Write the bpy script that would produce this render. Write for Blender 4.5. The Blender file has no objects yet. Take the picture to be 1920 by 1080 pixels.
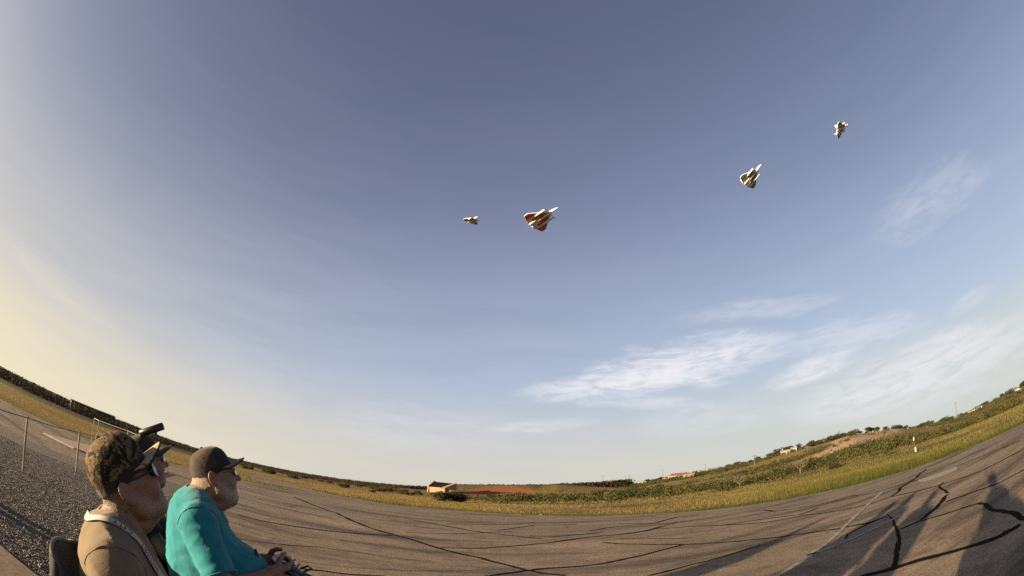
import bpy, bmesh, math, random
import numpy as np
from mathutils import Vector, Matrix

random.seed(11)
RNG = np.random.default_rng(11)
SC = bpy.context.scene
COL = SC.collection
rad = math.radians

# ------------------------------------------------------------------ camera
CAM_H = 1.30
PITCH, ROLL = rad(25.85), rad(1.3)
FOCAL_PX = 860.0 / 1920.0            # equisolid focal length / frame width
n_ = np.array([math.sin(ROLL), math.cos(ROLL) * math.cos(PITCH), math.cos(ROLL) * math.sin(PITCH)])
f_ = np.array([0, 0, 1.0])
y_ = f_ - n_ * (f_ @ n_); y_ /= np.linalg.norm(y_)
x_ = np.cross(n_, y_)
if x_[0] < 0: x_ = -x_
ROT = np.stack([x_, y_, n_])          # world = ROT @ (right, up, forward)
cd = bpy.data.cameras.new('camera')
cam = bpy.data.objects.new('camera', cd); COL.objects.link(cam)
cd.type = 'PANO'
for holder in (getattr(cd, 'cycles', None), cd):
    try:
        holder.panorama_type = 'FISHEYE_EQUISOLID'
        holder.fisheye_lens = FOCAL_PX * 36.0
        holder.fisheye_fov = rad(185)
    except Exception:
        pass
cd.sensor_width = 36.0
cd.sensor_fit = 'HORIZONTAL'
cd.clip_start = 0.02
cd.clip_end = 20000
M = Matrix(((ROT[0, 0], ROT[0, 1], -ROT[0, 2], 0), (ROT[1, 0], ROT[1, 1], -ROT[1, 2], 0),
            (ROT[2, 0], ROT[2, 1], -ROT[2, 2], CAM_H), (0, 0, 0, 1)))
cam.matrix_world = M
SC.camera = cam

# ------------------------------------------------------------------ sun, sky, exposure
SUN_EL, SUN_AZ = 6.3, -119.5          # degrees; azimuth from +Y towards +X
SUN_DIR = Vector((math.sin(rad(SUN_AZ)) * math.cos(rad(SUN_EL)), math.cos(rad(SUN_AZ)) * math.cos(rad(SUN_EL)), math.sin(rad(SUN_EL))))
ld = bpy.data.lights.new('sun', 'SUN'); ld.energy = 5.0; ld.angle = rad(0.6); ld.color = (1.0, 0.77, 0.48)
sun = bpy.data.objects.new('sun', ld); COL.objects.link(sun)
sun.rotation_euler = (-SUN_DIR).to_track_quat('-Z', 'Y').to_euler()
SC.view_settings.view_transform = 'Standard'
SC.view_settings.look = 'None'
SC.view_settings.exposure = 1.95
SC.view_settings.gamma = 1.0
SC.cycles.use_denoising = False
SC.cycles.max_bounces = 6

def dir_of(px, py):                    # photograph pixel -> world direction
    d = np.array([px - 960.0, py - 540.0]); r = np.hypot(*d) + 1e-9
    th = 2 * math.asin(min(1, r / (2 * 860.0)))
    return ROT @ np.array([math.sin(th) * d[0] / r, -math.sin(th) * d[1] / r, math.cos(th)])

def G(px, py):                         # photograph pixel -> point on the flat ground
    w = dir_of(px, py); return (w[0] / -w[2] * CAM_H, w[1] / -w[2] * CAM_H)

def at(az, r):                         # azimuth (deg), distance -> x, y
    return r * math.sin(rad(az)), r * math.cos(rad(az))

class NT:                              # tiny node-tree writer
    def __init__(s, tree):
        s.t = tree; tree.nodes.clear()
    def n(s, kind, _in=None, **kw):
        nd = s.t.nodes.new(kind)
        for k, v in kw.items(): setattr(nd, k, v)
        for k, v in (_in or {}).items(): s.set(nd, k, v)
        return nd
    def set(s, nd, k, v):
        sock = nd.inputs[k]
        if hasattr(v, 'is_linked') or isinstance(v, bpy.types.NodeSocket): s.t.links.new(v, sock)
        else: sock.default_value = v
    def math(s, op, a, b=0.0, c=0.0, clamp=False):
        nd = s.n('ShaderNodeMath', operation=op, use_clamp=clamp)
        s.set(nd, 0, a); s.set(nd, 1, b); s.set(nd, 2, c); return nd.outputs[0]
    def vmath(s, op, a, b=(0, 0, 0)):
        nd = s.n('ShaderNodeVectorMath', operation=op); s.set(nd, 0, a); s.set(nd, 1, b)
        return nd.outputs['Value'] if op in ('DOT_PRODUCT', 'LENGTH') else nd.outputs[0]
    def mix(s, f, a, b, mode='MIX'):
        nd = s.n('ShaderNodeMix', data_type='RGBA', blend_type=mode, clamp_factor=True)
        s.set(nd, 0, f); s.set(nd, 6, a); s.set(nd, 7, b); return nd.outputs[2]
    def smooth(s, x, lo, hi, a=0.0, b=1.0):
        nd = s.n('ShaderNodeMapRange', interpolation_type='SMOOTHSTEP')
        for k, v in ((0, x), (1, lo), (2, hi), (3, a), (4, b)): s.set(nd, k, v)
        return nd.outputs[0]
    def noise(s, vec, scale, detail=4.0, rough=0.55, dist=0.0):
        nd = s.n('ShaderNodeTexNoise'); 
        if vec is not None: s.set(nd, 'Vector', vec)
        s.set(nd, 'Scale', scale); s.set(nd, 'Detail', detail); s.set(nd, 'Roughness', rough); s.set(nd, 'Distortion', dist)
        return nd.outputs[0]
    def mapping(s, vec, scale=(1, 1, 1), rot=(0, 0, 0)):
        nd = s.n('ShaderNodeMapping'); s.set(nd, 'Vector', vec); s.set(nd, 'Scale', scale); s.set(nd, 'Rotation', rot)
        return nd.outputs[0]

world = bpy.data.worlds.new('World'); SC.world = world; world.use_nodes = True
W = NT(world.node_tree)
tc = W.n('ShaderNodeTexCoord'); D = W.vmath('NORMALIZE', tc.outputs['Generated'])
sky = W.n('ShaderNodeTexSky', sky_type='NISHITA')
sky.sun_disc = False; sky.sun_elevation = rad(SUN_EL); sky.sun_rotation = rad(SUN_AZ)
sky.air_density = 1.0; sky.dust_density = 2.5; sky.ozone_density = 1.0; sky.altitude = 300
SKY_STRENGTH = 0.0505
skyc = sky.outputs[0]
sep = W.n('ShaderNodeSeparateXYZ', {0: D})
elev = sep.outputs[2]
warp = W.noise(W.mapping(D, (6, 6, 14)), 1.0, 5, 0.6)
warp2 = W.noise(W.mapping(D, (9, 9, 34)), 1.0, 5, 0.6)
streak = W.noise(W.mapping(D, (3.0, 3.0, 26), (0, 0, rad(20))), 1.0, 6, 0.62, 0.6)
def cloud(p0, p1, half, soft=1.0, wob=1.2):
    """a streak of thin cloud between two directions of the sky, `half` radians high"""
    a, b = dir_of(*p0), dir_of(*p1); c = a + b; c /= np.linalg.norm(c)
    u = b - a; su = np.linalg.norm(u) / 2; u /= np.linalg.norm(u); v = np.cross(c, u)
    du = W.math('MULTIPLY', W.math('SUBTRACT', W.vmath('DOT_PRODUCT', D, tuple(u)), float(c @ u)), 1 / su)
    dv = W.math('MULTIPLY', W.math('SUBTRACT', W.vmath('DOT_PRODUCT', D, tuple(v)), float(c @ v)), 1 / half)
    du = W.math('ADD', du, W.math('MULTIPLY', W.math('SUBTRACT', warp, 0.5), 0.8 * wob))
    dv = W.math('ADD', dv, W.math('MULTIPLY', W.math('SUBTRACT', warp2, 0.5), 1.5 * wob))
    d2 = W.math('ADD', W.math('MULTIPLY', du, du), W.math('MULTIPLY', dv, dv))
    front = W.math('GREATER_THAN', W.vmath('DOT_PRODUCT', D, tuple(c)), 0.1)
    m = W.math('POWER', W.smooth(d2, 0.0, 1.8, 1.0, 0.0), 1.1); m = W.math('MULTIPLY', m, soft)
    return W.math('MULTIPLY', m, front)
clouds = [
    cloud((1000, 735), (1340, 690), 0.034, 0.9), cloud((1120, 705), (1470, 645), 0.050, 0.85), cloud((1060, 745), (1320, 760), 0.016, 0.45),
    cloud((1445, 722), (1605, 664), 0.022, 0.8), cloud((1290, 597), (1560, 560), 0.022, 0.28), cloud((1470, 655), (1720, 600), 0.032, 0.38),
    cloud((1650, 440), (1830, 310), 0.05, 0.26), cloud((1775, 590), (1870, 530), 0.016, 0.30), cloud((1700, 660), (1860, 600), 0.016, 0.32),
    cloud((920, 806), (1110, 790), 0.014, 0.40), cloud((1200, 800), (1450, 770), 0.03, 0.25), cloud((1500, 770), (1960, 590), 0.05, 0.45, 0.5), cloud((1480, 760), (1950, 640), 0.08, 0.35, 0.4),
    cloud((620, 790), (1000, 800), 0.05, 0.18), cloud((0, 430), (210, 610), 0.03, 0.08, .6),
]
cm = clouds[0]
for c in clouds[1:]:
    cm = W.math('SUBTRACT', W.math('ADD', cm, c), W.math('MULTIPLY', cm, c))     # screen
fib = W.noise(W.mapping(D, (11, 11, 52), (0, 0, rad(25))), 1.0, 8, 0.68, 0.8)
cm = W.math('MULTIPLY', cm, W.smooth(streak, 0.30, 0.62, 0.6, 1.0)); cm = W.math('MULTIPLY', cm, W.smooth(fib, 0.34, 0.60, 0.30, 1.15), clamp=True)
# thin high cirrus everywhere and a hazy veil that thickens towards the horizon
cirrus = W.math('MULTIPLY', W.smooth(elev, 0.25, 0.95, 0.34, 0.30), W.smooth(streak, 0.2, 0.8, 0.85, 1.15))
veil = W.math('MULTIPLY', W.smooth(elev, -0.02, 0.27, 0.95, 0.0), W.smooth(streak, 0.25, 0.75, 0.85, 1.0))
glow = W.math('MULTIPLY', W.smooth(elev, 0.02, 0.62, 0.76, 0.0), W.smooth(streak, 0.25, 0.75, 0.85, 1.1))
bank = W.math('MULTIPLY', W.smooth(elev, 0.12, 0.25, 0.55, 0.0), W.smooth(W.vmath('DOT_PRODUCT', D, tuple(dir_of(1900, 700))), 0.55, 0.98))
sunside = W.smooth(W.vmath('DOT_PRODUCT', D, tuple(SUN_DIR)), -0.35, 0.9)
c1 = W.mix(cirrus, skyc, W.mix(W.smooth(elev, 0.35, 0.95), W.mix(sunside, (2.2, 2.05, 3.4, 1), (2.6, 2.35, 2.9, 1)), (0.85, 0.68, 1.45, 1)))
c1 = W.mix(glow, c1, W.mix(sunside, (2.75, 3.2, 3.95, 1), (3.9, 3.5, 3.0, 1)))
c1 = W.mix(veil, c1, W.mix(sunside, (3.65, 3.42, 2.9, 1), (4.9, 4.3, 2.95, 1)))
c1 = W.mix(bank, c1, (3.0, 3.4, 3.25, 1))
c2 = W.mix(cm, c1, W.mix(sunside, (4.3, 4.3, 4.5, 1), (6.5, 5.6, 4.4, 1)))
bg = W.n('ShaderNodeBackground', {'Color': c2, 'Strength': SKY_STRENGTH})
world.cycles.sampling_method = 'MANUAL'; world.cycles.sample_map_resolution = 512
wo = W.n('ShaderNodeOutputWorld', {'Surface': bg.outputs[0]})

# ------------------------------------------------------------------ helpers
MATS = {}
ALBEDO = 0.74
def material(name, build):
    if name in MATS: return MATS[name]
    m = bpy.data.materials.new(name); m.use_nodes = True
    T = NT(m.node_tree)
    T.p = T.n('ShaderNodeBsdfPrincipled'); T.o = T.n('ShaderNodeOutputMaterial', {'Surface': T.p.outputs[0]})
    T.co = T.n('ShaderNodeTexCoord'); T.geo = T.n('ShaderNodeNewGeometry')
    build(T); MATS[name] = m
    for nd in m.node_tree.nodes:                       # one tone for every surface colour
        socks = [nd.inputs[6], nd.inputs[7]] if nd.type == 'MIX' else [nd.inputs['Base Color']] if nd.type == 'BSDF_PRINCIPLED' else []
        for q in socks:
            if not q.is_linked: q.default_value = [c * ALBEDO for c in q.default_value[:3]] + [1]
    return m
def bump(T, h, strength=0.3, dist=0.01):
    b = T.n('ShaderNodeBump', {'Height': h, 'Strength': strength, 'Distance': dist}); T.set(T.p, 'Normal', b.outputs[0])
def plain(name, col, rough=0.7, var=0.15, scale=20.0, metal=0.0, bmp=0.0, spec=0.4):
    def b(T):
        nz = T.noise(T.co.outputs['Object'], scale, 5, 0.6)
        a = tuple(c * (1 - var) for c in col) + (1,); c2_ = tuple(min(1, c * (1 + var)) for c in col) + (1,)
        T.set(T.p, 'Base Color', T.mix(T.smooth(nz, 0.3, 0.7), a, c2_))
        T.set(T.p, 'Roughness', rough); T.set(T.p, 'Metallic', metal); T.set(T.p, 'Specular IOR Level', spec)
        if bmp: bump(T, nz, bmp)
    return material(name, b)

def link(o, parent=None):
    COL.objects.link(o)
    if parent is not None: o.parent = parent
    return o
def tag(o, label=None, cat=None, group=None, kind=None):
    for k, v in (('label', label), ('category', cat), ('group', group), ('kind', kind)):
        if v: o[k] = v
    return o
def empty(name, loc=(0, 0, 0), rz=0.0):
    o = bpy.data.objects.new(name, None); o.location = loc; o.rotation_euler = (0, 0, rz); o.empty_display_size = 0.2
    return link(o)
def mesh_np(name, V, Fq, mat=None, smooth=False, attrs=None):
    """mesh from numpy vertices and an (n,3) or (n,4) face array"""
    V = np.asarray(V, np.float32); Fq = np.asarray(Fq, np.int32)
    me = bpy.data.meshes.new(name); k = Fq.shape[1]; nf = len(Fq)
    me.vertices.add(len(V)); me.vertices.foreach_set('co', V.ravel())
    me.loops.add(nf * k); me.loops.foreach_set('vertex_index', Fq.ravel())
    me.polygons.add(nf); me.polygons.foreach_set('loop_start', np.arange(0, nf * k, k, dtype=np.int32))
    me.polygons.foreach_set('use_smooth', np.full(nf, smooth))
    for an, av in (attrs or {}).items():
        a = me.attributes.new(an, 'FLOAT', 'POINT'); a.data.foreach_set('value', np.asarray(av, np.float32))
    me.update(calc_edges=True); me.validate()
    if mat: me.materials.append(mat)
    return me
def obj(name, me, parent=None, loc=None):
    o = bpy.data.objects.new(name, me)
    if loc is not None: o.location = loc
    return link(o, parent)
def obj_py(name, verts, faces, mat, parent=None, smooth=False):
    me = bpy.data.meshes.new(name); me.from_pydata([tuple(v) for v in verts], [], faces)
    for p in me.polygons: p.use_smooth = smooth
    me.materials.append(mat); me.update()
    return obj(name, me, parent)
class MB:                                # mesh builder: boxes and tubes that make ONE part
    def __init__(s): s.v = []; s.f = []
    def box(s, c, size, rz=0.0, mat=None):
        i = len(s.v); hx, hy, hz = (q / 2 for q in size); R = Matrix.Rotation(rz, 3, 'Z') if mat is None else mat
        for dz in (-hz, hz):
            for dx, dy in ((-hx, -hy), (hx, -hy), (hx, hy), (-hx, hy)):
                s.v.append(tuple(Vector(c) + R @ Vector((dx, dy, dz))))
        s.f += [(i, i + 3, i + 2, i + 1), (i + 4, i + 5, i + 6, i + 7)] + [(i + a, i + (a + 1) % 4, i + 4 + (a + 1) % 4, i + 4 + a) for a in range(4)]
        return s
    def tube(s, pts, r, seg=8, caps=True):
        pts = [Vector(p) for p in pts]; n = len(pts); rs = r if isinstance(r, (list, tuple)) else [r] * n
        i0 = len(s.v); up = None
        for k, p in enumerate(pts):
            t = (pts[min(k + 1, n - 1)] - pts[max(k - 1, 0)]).normalized()
            if up is None:
                up = Vector((0, 0, 1)) if abs(t.z) < 0.9 else Vector((1, 0, 0))
            a = t.cross(up).normalized(); up = a.cross(t).normalized()
            for q in range(seg):
                an = 2 * math.pi * q / seg
                s.v.append(tuple(p + (a * math.cos(an) + up * math.sin(an)) * rs[k]))
        for k in range(n - 1):
            for q in range(seg):
                a = i0 + k * seg + q; b = i0 + k * seg + (q + 1) % seg
                s.f.append((a, b, b + seg, a + seg))
        if caps:
            s.f.append(tuple(i0 + q for q in reversed(range(seg)))); s.f.append(tuple(i0 + (n - 1) * seg + q for q in range(seg)))
        return s
    def poly(s, pts):
        i = len(s.v); s.v += [tuple(p) for p in pts]; s.f.append(tuple(range(i, i + len(pts)))); return s
    def prism(s, outline, z0, z1):        # vertical extrusion of a plan outline (counter-clockwise)
        i = len(s.v); n = len(outline)
        s.v += [(x, y, z0) for x, y in outline] + [(x, y, z1) for x, y in outline]
        s.f += [tuple(reversed(range(i, i + n))), tuple(range(i + n, i + 2 * n))]
        s.f += [(i + a, i + (a + 1) % n, i + n + (a + 1) % n, i + n + a) for a in range(n)]
        return s
    def build(s, name, mat, parent=None, smooth=False, bevel=0.0):
        o = obj_py(name, s.v, s.f, mat, parent, smooth)
        if bevel:
            md = o.modifiers.new('bevel', 'BEVEL'); md.width = bevel; md.segments = 2; md.limit_method = 'ANGLE'
        return o
def copy_tree(o, parent=None):
    c = o.copy(); link(c, parent)
    for ch in [x for x in COL.objects if x.parent == o]: copy_tree(ch, c)
    return c
_FB = {}
def _waves(seed, octs):
    if (seed, octs) not in _FB:
        r = np.random.default_rng(seed); L = []; amp = fr = 1.0
        for o in range(octs):
            for q in range(3):
                th = r.uniform(0, 2 * math.pi); ph = r.uniform(0, 6.28, 2); L.append((amp, fr, math.cos(th), math.sin(th), float(ph[0]), float(ph[1])))
            amp *= 0.5; fr *= 2.03
        _FB[(seed, octs)] = L
    return _FB[(seed, octs)]
def fbm1(x, y, seed=0, octs=4):
    return sum(a * math.sin(f * (x * c + y * s) + p + 0.7 * math.sin(f * 0.6 * (y * c - x * s) + q)) for a, f, c, s, p, q in _waves(seed, octs)) / 4.0
def fbm(x, y, seed=0, octs=4):
    x = np.asarray(x, float)
    if x.size == 1: return np.full(x.shape, fbm1(float(x.ravel()[0]), float(np.asarray(y).ravel()[0]), seed, octs))
    out = np.zeros_like(x, dtype=float)
    for a, f, c, s, p, q in _waves(seed, octs): out += a * np.sin(f * (x * c + y * s) + p + 0.7 * np.sin(f * 0.6 * (y * c - x * s) + q))
    return out / 4.0

# ------------------------------------------------------------------ terrain
_AZ = [-180, -25, -8, 4, 10, 13, 17, 23, 30, 36.5, 43.5, 49, 53, 57, 62, 68, 90, 140, 180]
_EL = [0, 0, 0.1, 0.25, .40, .55, .72, 1.25, 1.7, 2.3, 2.55, 1.8, 1.0, .50, .62, .55, .5, 0.2, 0]
_RC = [400, 400, 420, 420, 420, 400, 380, 330, 300, 230, 165, 185, 210, 240, 240, 240, 240, 300, 400]
def hgt(x, y):
    x = np.asarray(x, float); y = np.asarray(y, float)
    r = np.hypot(x, y) + 1e-6; az = np.degrees(np.arctan2(x, y))
    el = np.interp(az, _AZ, _EL); rc = np.interp(az, _AZ, _RC)
    Hc = rc * np.tan(np.radians(el)) + 1.3 * np.clip(el / 0.35, 0, 1)
    t = np.clip((r - 42) / (rc - 42), 0, 1)
    h = Hc * (0.35 * t + 0.65 * t * t * (3 - 2 * t))
    far = np.clip((r - rc) / 400, 0, 1); h = h * (1 - 0.35 * far)
    rough = np.clip((r - 40) / 90, 0, 1) * np.where(el > 0.3, 1.0, 0.35)
    h += rough * (0.35 * fbm(x / 9, y / 9, 3) + 0.9 * np.clip(el, 0, 2.5) / 2.5 * fbm(x / 30, y / 30, 4))
    berm = np.clip((az + 7.4) / 0.6, 0, 1) * np.clip((16 - az) / 10, 0, 1) * np.exp(-((r - 172) / 11) ** 2) * (3.9 + 0.2 * fbm(x / 7, y / 7, 12))
    return h + berm - 0.03
def hz(x, y): return float(hgt(np.array([x]), np.array([y]))[0])

def build_ground():
    az = np.concatenate([np.arange(-180, -80, 2.0), np.arange(-80, 85, 0.4), np.arange(85, 180, 2.0)])
    rr = np.concatenate([[0.5, 4, 9, 15], np.geomspace(20, 7000, 150)])
    A, R_ = np.meshgrid(np.radians(az), rr); X = R_ * np.sin(A); Y = R_ * np.cos(A)
    Z = hgt(X, Y); na = len(az); nr = len(rr)
    V = np.stack([X, Y, Z], -1).reshape(-1, 3)
    i, j = np.meshgrid(np.arange(nr - 1), np.arange(na), indexing='ij'); j2 = (j + 1) % na
    Fq = np.stack([i * na + j, i * na + j2, (i + 1) * na + j2, (i + 1) * na + j], -1).reshape(-1, 4)
    Fq = Fq[:, ::-1]
    ad = np.degrees(A); nz = fbm(X / 14, Y / 14, 9)
    g = lambda a0, sa, r0, sr: np.exp(-((ad - a0) / sa) ** 2 - ((R_ - r0) / sr) ** 2)
    soil = np.clip(1.7 * g(44, 4.0, 132, 34) + 1.2 * g(39, 4.0, 92, 20) + 1.0 * g(48, 2.5, 165, 30) + 0.8 * g(22.3, .6, 210, 16) + 0.7 * g(26.5, 1.2, 120, 14)
                   + 0.75 * g(53.5, 1.4, 190, 40) + 0.6 * g(14, 1.8, 250, 40) + 0.5 * g(31, 2, 150, 16) + 0.25 * (nz - 0.2) * (ad > 12), 0, 1)
    red = np.clip(1.7 * g(-0.5, 4.8, 142, 24) + 0.8 * g(-13, 4, 60, 8) + 0.5 * g(-56, 12, 44, 5), 0, 1)
    green = np.clip((ad - 26) / 16, 0, 1) * np.clip(1.7 - R_ / 75, 0, 1) + 0.55 * g(0, 200, 27, 4)
    dry = np.maximum(np.clip((2 - ad) / 12, 0, 1), 0.95 * np.clip((ad - 4) / 6, 0, 1) * np.clip((R_ - 58) / 20, 0, 1) * np.clip((62 - ad) / 10, 0.3, 1))
    brown = np.maximum(np.clip((-34 - ad) / 6, 0, 1) * np.clip((R_ - 70) / 25, 0, 1), 0.45 * np.clip((ad + 8) / 1, 0, 1) * np.clip((14 - ad) / 6, 0, 1) * np.clip((R_ - 156) / 6, 0, 1) * np.clip((260 - R_) / 40, 0, 1))
    me = mesh_np('ground', V, Fq, None, True, {'dry': dry.ravel(), 'brown': brown.ravel(), 'soil': soil.ravel(), 'red': red.ravel(), 'green': np.clip(green, 0, 1).ravel()})
    def b(T):
        P = T.geo.outputs['Position']
        at_ = lambda n: T.n('ShaderNodeAttribute', attribute_name=n).outputs['Fac']
        n1 = T.noise(P, 0.11, 6, 0.65); n2 = T.noise(P, 0.9, 6, 0.7); n3 = T.noise(P, 6.0, 4, 0.7)
        dry = T.mix(T.smooth(n3, 0.3, 0.7), (0.19, 0.125, 0.038, 1), (0.38, 0.26, 0.095, 1))
        olive = T.mix(T.smooth(n3, 0.3, 0.7), (0.050, 0.050, 0.014, 1), (0.125, 0.105, 0.034, 1))
        wet = T.math('SUBTRACT', 1.0, T.math('MULTIPLY', at_('dry'), 0.75)); c = T.mix(T.math('MULTIPLY', T.smooth(n1, 0.42, 0.62), wet), dry, olive)
        c = T.mix(T.math('MULTIPLY', T.math('MULTIPLY', T.smooth(n2, 0.42, 0.66), 0.7), wet), c, olive)
        gr = T.mix(T.smooth(n2, 0.35, 0.65), (0.055, 0.085, 0.012, 1), (0.15, 0.15, 0.030, 1))
        c = T.mix(T.math('MULTIPLY', at_('green'), T.smooth(n2, 0.2, 0.6, 0.4, 1.0)), c, gr)
        c = T.mix(T.math('MULTIPLY', at_('brown'), .8), c, (0.060, 0.045, 0.026, 1))
        sand = T.mix(T.smooth(n3, 0.3, 0.7), (0.33, 0.20, 0.11, 1), (0.66, 0.48, 0.30, 1))
        sm = T.smooth(T.math('ADD', at_('soil'), T.math('MULTIPLY', T.math('SUBTRACT', T.noise(P, 0.45, 7, 0.75), 0.5), 3.0)), 0.35, 0.60)
        c = T.mix(T.math('MULTIPLY', sm, T.smooth(at_('soil'), 0.02, 0.2)), c, sand)
        redc = T.mix(T.smooth(n3, 0.3, 0.7), (0.22, 0.075, 0.030, 1), (0.40, 0.16, 0.070, 1))
        rm = T.smooth(T.math('ADD', at_('red'), T.math('MULTIPLY', T.math('SUBTRACT', n2, 0.5), 1.2)), 0.35, 0.65)
        c = T.mix(T.math('MULTIPLY', rm, T.smooth(at_('red'), 0.02, 0.2)), c, redc)
        T.set(T.p, 'Base Color', c); T.set(T.p, 'Roughness', 0.95); T.set(T.p, 'Specular IOR Level', 0.1)
        bump(T, n3, 0.8, 0.15)
    me.materials.append(material('dry_field', b))
    tag(obj('ground', me), kind='structure')
build_ground()

# ------------------------------------------------------------------ asphalt runway and apron
def sheet(name, pts, z, mat, parent=None, sub=0):
    bm = bmesh.new(); vs = [bm.verts.new((x, y, z)) for x, y in pts]
    f = bm.faces.new(vs); f.normal_update()
    if f.normal.z < 0: f.normal_flip()
    bmesh.ops.triangulate(bm, faces=bm.faces[:])
    me = bpy.data.meshes.new(name); bm.to_mesh(me); bm.free(); me.materials.append(mat)
    return obj(name, me, parent)
def wobble(pts, step=0.5, amp=0.07, seed=1):
    r = random.Random(seed); out = []
    for (x0, y0), (x1, y1) in zip(pts[:-1], pts[1:]):
        L = math.hypot(x1 - x0, y1 - y0); n = max(1, int(L / step))
        for k in range(n):
            t = k / n; out.append((x0 + (x1 - x0) * t + r.uniform(-amp, amp), y0 + (y1 - y0) * t + r.uniform(-amp, amp)))
    return out + [pts[-1]]
def asphalt(T):
    P = T.geo.outputs['Position']
    grain = T.noise(P, 42, 4, 0.8); fine = T.noise(P, 150, 3, 0.7); big = T.noise(P, 0.35, 6, 0.65); mott = T.noise(P, 3.2, 6, 0.7)
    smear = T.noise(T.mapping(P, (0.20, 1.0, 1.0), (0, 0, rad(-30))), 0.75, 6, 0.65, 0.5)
    c = T.mix(T.smooth(grain, 0.36, 0.64), (0.160, 0.118, 0.076, 1), (0.53, 0.400, 0.265, 1))
    c = T.mix(T.math('MULTIPLY', T.smooth(fine, 0.56, 0.68), 0.55), c, (0.74, 0.59, 0.40, 1))
    c = T.mix(T.math('MULTIPLY', T.smooth(fine, 0.44, 0.34), 0.5), c, (0.035, 0.027, 0.02, 1))
    c = T.mix(T.smooth(mott, 0.44, 0.66, 0.0, 0.55), c, (0.13, 0.096, 0.066, 1))
    c = T.mix(T.smooth(big, 0.42, 0.66, 0.0, 0.35), c, (0.155, 0.113, 0.075, 1))
    st2 = T.noise(T.mapping(P, (0.16, 1.3, 1.0), (0, 0, rad(-12))), 0.9, 6, 0.7, 0.3)
    c = T.mix(T.smooth(st2, 0.50, 0.72, 0.0, 0.45), c, (0.62, 0.45, 0.27, 1)); c = T.mix(T.smooth(st2, 0.46, 0.30, 0.0, 0.45), c, (0.12, 0.088, 0.06, 1))
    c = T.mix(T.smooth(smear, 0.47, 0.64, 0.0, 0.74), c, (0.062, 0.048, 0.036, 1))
    vor = T.n('ShaderNodeTexVoronoi', {'Vector': P, 'Scale': 0.42}, feature='DISTANCE_TO_EDGE').outputs['Distance']
    wob = T.math('ADD', vor, T.math('MULTIPLY', T.math('SUBTRACT', T.noise(P, 1.6, 5, 0.6), 0.5), 0.10))
    hair = T.math('MULTIPLY', T.smooth(T.math('ABSOLUTE', wob), 0.0, 0.007, 1.0, 0.0), T.smooth(big, 0.45, 0.6))
    c = T.mix(T.math('MULTIPLY', hair, 0.7), c, (0.02, 0.016, 0.013, 1))
    T.set(T.p, 'Base Color', c); T.set(T.p, 'Roughness', 0.9); T.set(T.p, 'Specular IOR Level', 0.2)
    bump(T, T.math('ADD', grain, T.math('MULTIPLY', fine, 0.5)), 0.7, 0.012)
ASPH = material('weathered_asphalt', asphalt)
EDGE = wobble([(95, -46), (60, -18.5), (23.6, 10.2), (12.4, 17.6), (6.0, 22.9), (1.8, 26.2), (-3.2, 29.6), (-8.0, 29.8), (-13.5, 33.0), (-19, 38), (-27, 44.5)], 0.6, 0.10, 5)
TONGUE = wobble([(-28, 43), (-19.5, 32.5), (-12.2, 26.2), (-17, 26.6), (-19.4, 24.5), (-19.8, 20), (-20.8, 15.4), (-25.3, 11.2), (-60, -3)], 0.7, 0.12, 6)
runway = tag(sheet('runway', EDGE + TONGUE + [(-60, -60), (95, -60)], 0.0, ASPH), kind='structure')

def tar(T):
    P = T.geo.outputs['Position']; nz = T.noise(P, 30, 4, 0.6)
    T.set(T.p, 'Base Color', T.mix(nz, (0.009, 0.006, 0.005, 1), (0.026, 0.018, 0.013, 1))); T.set(T.p, 'Roughness', 0.95)
    T.set(T.p, 'Specular IOR Level', 0.03); bump(T, nz, 0.4, 0.01)
TAR = material('crack_tar', tar)
def ribbon(name, pts, widths, z, mat, seed, jag=0.38, step=0.05, parent=runway):
    """an irregular strip along a ground path; widths in metres at each path point"""
    r = random.Random(seed); P2 = []; Wd = []
    for k in range(len(pts) - 1):
        (x0, y0), (x1, y1) = pts[k], pts[k + 1]; L = math.hypot(x1 - x0, y1 - y0)
        n = max(2, min(60, int(L / max(step, 0.02 * math.hypot(x0, y0)))))
        for q in range(n):
            t = q / n; P2.append((x0 + (x1 - x0) * t, y0 + (y1 - y0) * t)); Wd.append(widths[k] * (1 - t) + widths[k + 1] * t)
    P2.append(pts[-1]); Wd.append(widths[-1]); V = []; Fc = []; off = 0.0
    for k, (x, y) in enumerate(P2):
        a = P2[max(0, k - 1)]; b = P2[min(len(P2) - 1, k + 1)]; dx, dy = b[0] - a[0], b[1] - a[1]; L = math.hypot(dx, dy) + 1e-9
        nx, ny = -dy / L, dx / L; w = Wd[k] / 2; off = off * 0.8 + r.uniform(-1, 1) * (w * jag + .004)
        V += [(x + nx * (w * (1 + r.uniform(-jag, jag)) + off), y + ny * (w * (1 + r.uniform(-jag, jag)) + off), z),
              (x - nx * (w * (1 + r.uniform(-jag, jag)) - off), y - ny * (w * (1 + r.uniform(-jag, jag)) - off), z)]
    for k in range(len(P2) - 1): Fc.append((2 * k, 2 * k + 1, 2 * k + 3, 2 * k + 2))
    return obj_py(name, V, Fc, mat, parent)
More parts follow.
